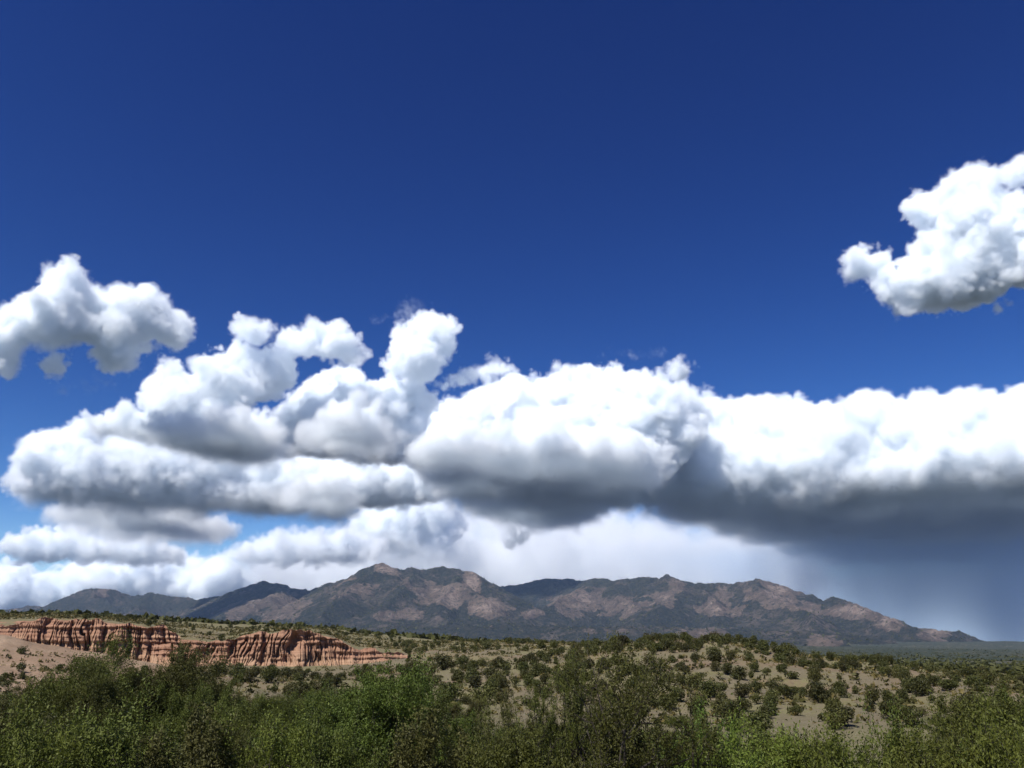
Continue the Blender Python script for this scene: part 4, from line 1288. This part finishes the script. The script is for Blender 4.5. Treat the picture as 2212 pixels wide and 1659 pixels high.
def make_clouds():
    def rg(k):
        return np.random.default_rng(k)
    P = [(1786,555),(1850,530),(1915,540),(1935,580),(1975,560),(1975,525),(2000,500),(1965,490),(1912,468),(1925,435),(2015,415),(2060,370),(2110,352),(2145,368),(2140,415),(2212,440),(2330,430),(2330,600),(2180,618),(2120,655),(1990,672),(1925,668),(1880,610),(1790,605)]
    cumulus('large ragged white cloud alone in the upper right sky', fill_polygon(P, 7000, rg(1), 70), 11, dist=7000, up=0.5)
    P = [(2150,395),(2145,370),(2175,350),(2230,345),(2230,385),(2190,398)]
    cumulus('small grey puff above the large ragged cloud at the right edge', fill_polygon(P, 7000, rg(2), 10, 6), 12, dist=7000, up=0.5, wisp=0.8)
    P = [(2140,670),(2160,655),(2195,645),(2190,668),(2155,682)]
    cumulus('tiny puff hanging below the large ragged cloud at the right', fill_polygon(P, 7000, rg(3), 10, 4), 13, dist=7000, up=0.5, wisp=0.8)
    P = [(-60,700),(0,690),(10,665),(45,655),(100,610),(125,585),(170,577),(195,600),(215,630),(265,630),(300,620),(345,635),(375,665),(440,690),(445,712),(410,720),(395,755),(370,765),(330,745),(300,750),(275,790),(255,835),(235,815),(220,780),(190,745),(150,735),(130,745),(75,740),(50,760),(45,800),(15,825),(-10,810),(-60,780)]
    cumulus('white heaped cloud with trailing shreds at the far left', fill_polygon(P, 7600, rg(4), 80, 7), 14, dist=7600, up=0.5, wisp=0.75)
    P = [(75,795),(85,772),(120,765),(145,785),(140,805),(110,815)]
    cumulus('small round puff under the heaped cloud at far left', fill_polygon(P, 7600, rg(5), 10, 6), 15, dist=7600, up=0.5)
    P = [(492,690),(515,682),(545,695),(595,690),(600,715),(580,738),(545,742),(515,725)]
    cumulus('little grey white cloud left of the flat bun shaped one', fill_polygon(P, 8500, rg(6), 16, 5), 16, dist=8500, up=0.5, wisp=0.75)
    P = [(596,735),(605,708),(650,700),(690,695),(760,710),(782,740),(797,765),(790,790),(760,800),(735,785),(700,775),(640,765)]
    cumulus('flat bun shaped cloud floating above the cloud bank', fill_polygon(P, 8500, rg(7), 40, 6), 17, dist=8500, up=0.5)
    P = [(818,785),(850,755),(865,705),(890,685),(940,678),(985,690),(992,720),(975,760),(960,795),(930,830),(880,835),(840,810)]
    cumulus('tall knob shaped cloud tower above the centre of the bank', fill_polygon(P, 9000, rg(8), 40, 8), 18, dist=9000)
    P = [(930,850),(950,820),(1000,800),(1040,795),(1075,765),(1100,780),(1133,812),(1100,828),(1060,818),(1000,830),(960,860)]
    cumulus('thin crooked arm of cloud right of the knob shaped tower', fill_polygon(P, 9200, rg(9), 30, 5), 19, dist=9200, wisp=0.75)
    P = [(1425,790),(1470,772),(1495,785),(1517,808),(1480,822),(1450,815)]
    cumulus('small lone puff just above the right part of the bank', fill_polygon(P, 9200, rg(10), 14, 5), 20, dist=9200, wisp=0.75)
    P = [(1188,800),(1200,787),(1240,783),(1245,800),(1215,812)]
    cumulus('tiny grey puff touching the top of the central cloud', fill_polygon(P, 9200, rg(31), 8, 4), 21, dist=9200, wisp=0.8)
    # the bank
    P = [(320,900),(328,820),(345,788),(385,783),(410,818),(430,790),(490,753),(530,740),(560,758),(610,755),(642,785),(630,832),(600,852),(545,868),(515,920),(560,945),(640,975),(600,1000),(430,990),(300,960),(170,945),(175,905),(240,886),(290,892)]
    foot = [(330,955),(430,940),(540,945),(620,975),(640,1015),(560,1030),(420,1010)]
    T = [(330, 900), (420, 850), (520, 850), (600, 930), (660, 960)]
    cumulus('white cloud shaped like a rearing wave with a grey base, left of centre', fill_polygon(P, 8700, rg(12), 90, 8) + heap(foot, T, rg(13), 260), 22, base=CLOUD_BASE, dist=8700, buds=(9, 7), vox=3.2)
    P = [(575,950),(600,880),(650,833),(690,803),(730,796),(797,783),(790,820),(830,815),(900,835),(940,870),(920,930),(870,1010),(760,1000),(640,985)]
    foot = [(640,960),(740,935),(830,960),(850,995),(750,1010),(660,990)]
    T = [(600, 900), (720, 850), (860, 890)]
    cumulus('bulging white cloud between the rearing wave and the centre', fill_polygon(P, 9300, rg(14), 70, 8) + heap(foot, T, rg(15), 260), 23, base=CLOUD_BASE, dist=9300, buds=(9, 7), vox=3.2)
    P = [(30,1000),(45,960),(100,938),(180,915),(330,930),(620,985),(860,980),(980,1010),(980,1080),(790,1110),(480,1140),(250,1140),(120,1130),(45,1090),(30,1060)]
    foot = [(90,1128),(220,1118),(330,1130),(430,1145),(510,1172),(455,1192),(300,1184),(140,1162)]
    foot2 = [(560,1092),(650,1078),(750,1092),(788,1117),(750,1150),(680,1142),(610,1120)]
    T = [(40, 1020), (180, 970), (600, 1010), (800, 1020)]
    cumulus('wide layered cloud with long grey streaks filling the left of the bank', fill_polygon(P, 12500, rg(16), 130, 9) + heap(foot, T, rg(17), 270) + heap(foot2, T, rg(37), 270), 24, base=CLOUD_BASE, dist=12500, buds=(8, 6), vox=3.4)
    P = [(850,980),(880,920),(920,878),(1000,846),(1150,820),(1240,800),(1350,798),(1450,830),(1510,850),(1535,890),(1500,980),(1400,1060),(1000,1060),(900,1020)]
    foot = [(890,1010),(1000,985),(1150,1005),(1330,1000),(1440,1040),(1400,1095),(1270,1150),(1190,1165),(1050,1140),(960,1100),(920,1060)]
    T = [(860, 930), (920, 890), (1000, 860), (1150, 835), (1240, 815), (1350, 815), (1450, 850), (1500, 870)]
    cumulus('huge white cloud with a broad dark base at the centre', fill_polygon(P, 10800, rg(18), 140, 10) + heap(foot, T, rg(19), 330), 25, base=CLOUD_BASE, dist=10500, buds=(8, 6), vox=3.2)
    P = [(1300,860),(1440,862),(1540,858),(1640,866),(1800,878),(1900,866),(2040,851),(2130,868),(2212,848),(2400,838),(2400,1150),(1900,1150),(1700,1140),(1450,1130),(1300,1060)]
    foot = [(1360,1120),(1500,1105),(1700,1110),(1850,1090),(2000,1110),(2100,1060),(2400,1050),(2450,1120),(2400,1228),(1800,1228),(1560,1172)]
    T = [(1400, 930), (1640, 900), (1800, 910), (2040, 890), (2400, 870)]
    cumulus('long white cloud wall above the dark rain at the right', fill_polygon(P, 11900, rg(20), 170, 12, rmax=75) + heap(foot, T, rg(21), 480), 26, base=CLOUD_BASE, dist=12500, buds=(7, 5), vox=4.5)
    # far low clouds
    P = [(0,1172),(60,1142),(150,1140),(250,1160),(420,1185),(380,1225),(200,1210),(-40,1195),(-40,1172)]
    cumulus('thin bright strip of cloud low at the left edge', fill_polygon(P, 17000, rg(22), 60, 5), 27, dist=17000)
    P = [(125,1250),(150,1225),(210,1215),(270,1222),(350,1205),(400,1215),(440,1232),(480,1225),(545,1255),(560,1320),(400,1320),(130,1310)]
    cumulus('low row of small white heaps over the left mountain', fill_polygon(P, 19000, rg(23), 60, 6), 28, dist=19000, vox=4.0)
    P = [(-40,1235),(20,1228),(70,1245),(130,1265),(150,1300),(130,1330),(-40,1330)]
    cumulus('low pale heap of cloud in the left corner above the horizon', fill_polygon(P, 19000, rg(24), 40, 6), 29, dist=19000)
    P = [(370,1270),(470,1215),(560,1170),(700,1140),(860,1125),(980,1110),(1120,1100),(1380,1100),(1560,1130),(1800,1200),(1900,1320),(1100,1340),(560,1340)]
    cumulus('pale smooth cloud sheet behind the mountain crest', fill_polygon(P, 24000, rg(25), 160, 10, rmax=70, depth=5, gap=0.35), 30, dist=24000, rough=1.7, edge=7, soft=2.5, vox=4.4, tau=0.10, wisp=0.8, buds=(6,), core_depth=None)
    P = [(760,1140),(790,1085),(850,1050),(960,1060),(1010,1120),(980,1190),(880,1205),(800,1185),(740,1170)]
    cumulus('bright lump of cloud just left of the dark central base', fill_polygon(P, 20500, rg(26), 40, 8), 31, dist=20500)
    P = [(430,1205),(520,1168),(640,1150),(800,1148),(870,1190),(800,1218),(600,1226),(470,1222)]
    cumulus('low pale grey cloud under the layered left part of the bank', fill_polygon(P, 18500, rg(38), 60, 6), 37, dist=18500, tau=0.35)
    P = [(1085,1160),(1100,1148),(1140,1148),(1150,1162),(1125,1178),(1095,1175)]
    cumulus('small dark scrap of cloud under the broad dark base', fill_polygon(P, 12500, rg(27), 12, 5), 32, dist=12500, wisp=0.8, tau=0.2, core_depth=None)
    P = [(775,685),(830,678),(860,655),(905,645),(960,670),(950,690),(900,680),(850,695),(800,700)]
    cumulus('thin veil of cloud above the knob shaped tower', fill_polygon(P, 9200, rg(28), 40, 4, rmax=16), 33, dist=9200, wisp=0.9, tau=0.05, edge=3, name='cloud_wisp', core_depth=None)
    P = [(1260,770),(1310,752),(1400,760),(1450,735),(1460,748),(1410,775),(1330,790)]
    cumulus('faint shreds of cloud above the centre of the bank', fill_polygon(P, 9200, rg(29), 40, 4, rmax=10), 34, dist=9200, wisp=0.9, tau=0.06, edge=3, name='cloud_wisp', core_depth=None)
    P = [(70,845),(140,820),(220,800),(300,850),(210,860),(130,860)]
    cumulus('faint shreds of cloud under the far left cloud', fill_polygon(P, 7600, rg(30), 40, 4, rmax=12), 35, dist=7600, wisp=0.9, tau=0.04, edge=3, name='cloud_wisp', core_depth=None)
    P = [(8,1045),(20,1035),(55,1040),(60,1055),(20,1065)]
    cumulus('tiny puff at the left end of the bank', fill_polygon(P, 11500, rg(32), 12, 4), 36, dist=11500, wisp=0.75)
    rain_shaft()
make_clouds()
print('TOTAL', TOTAL)
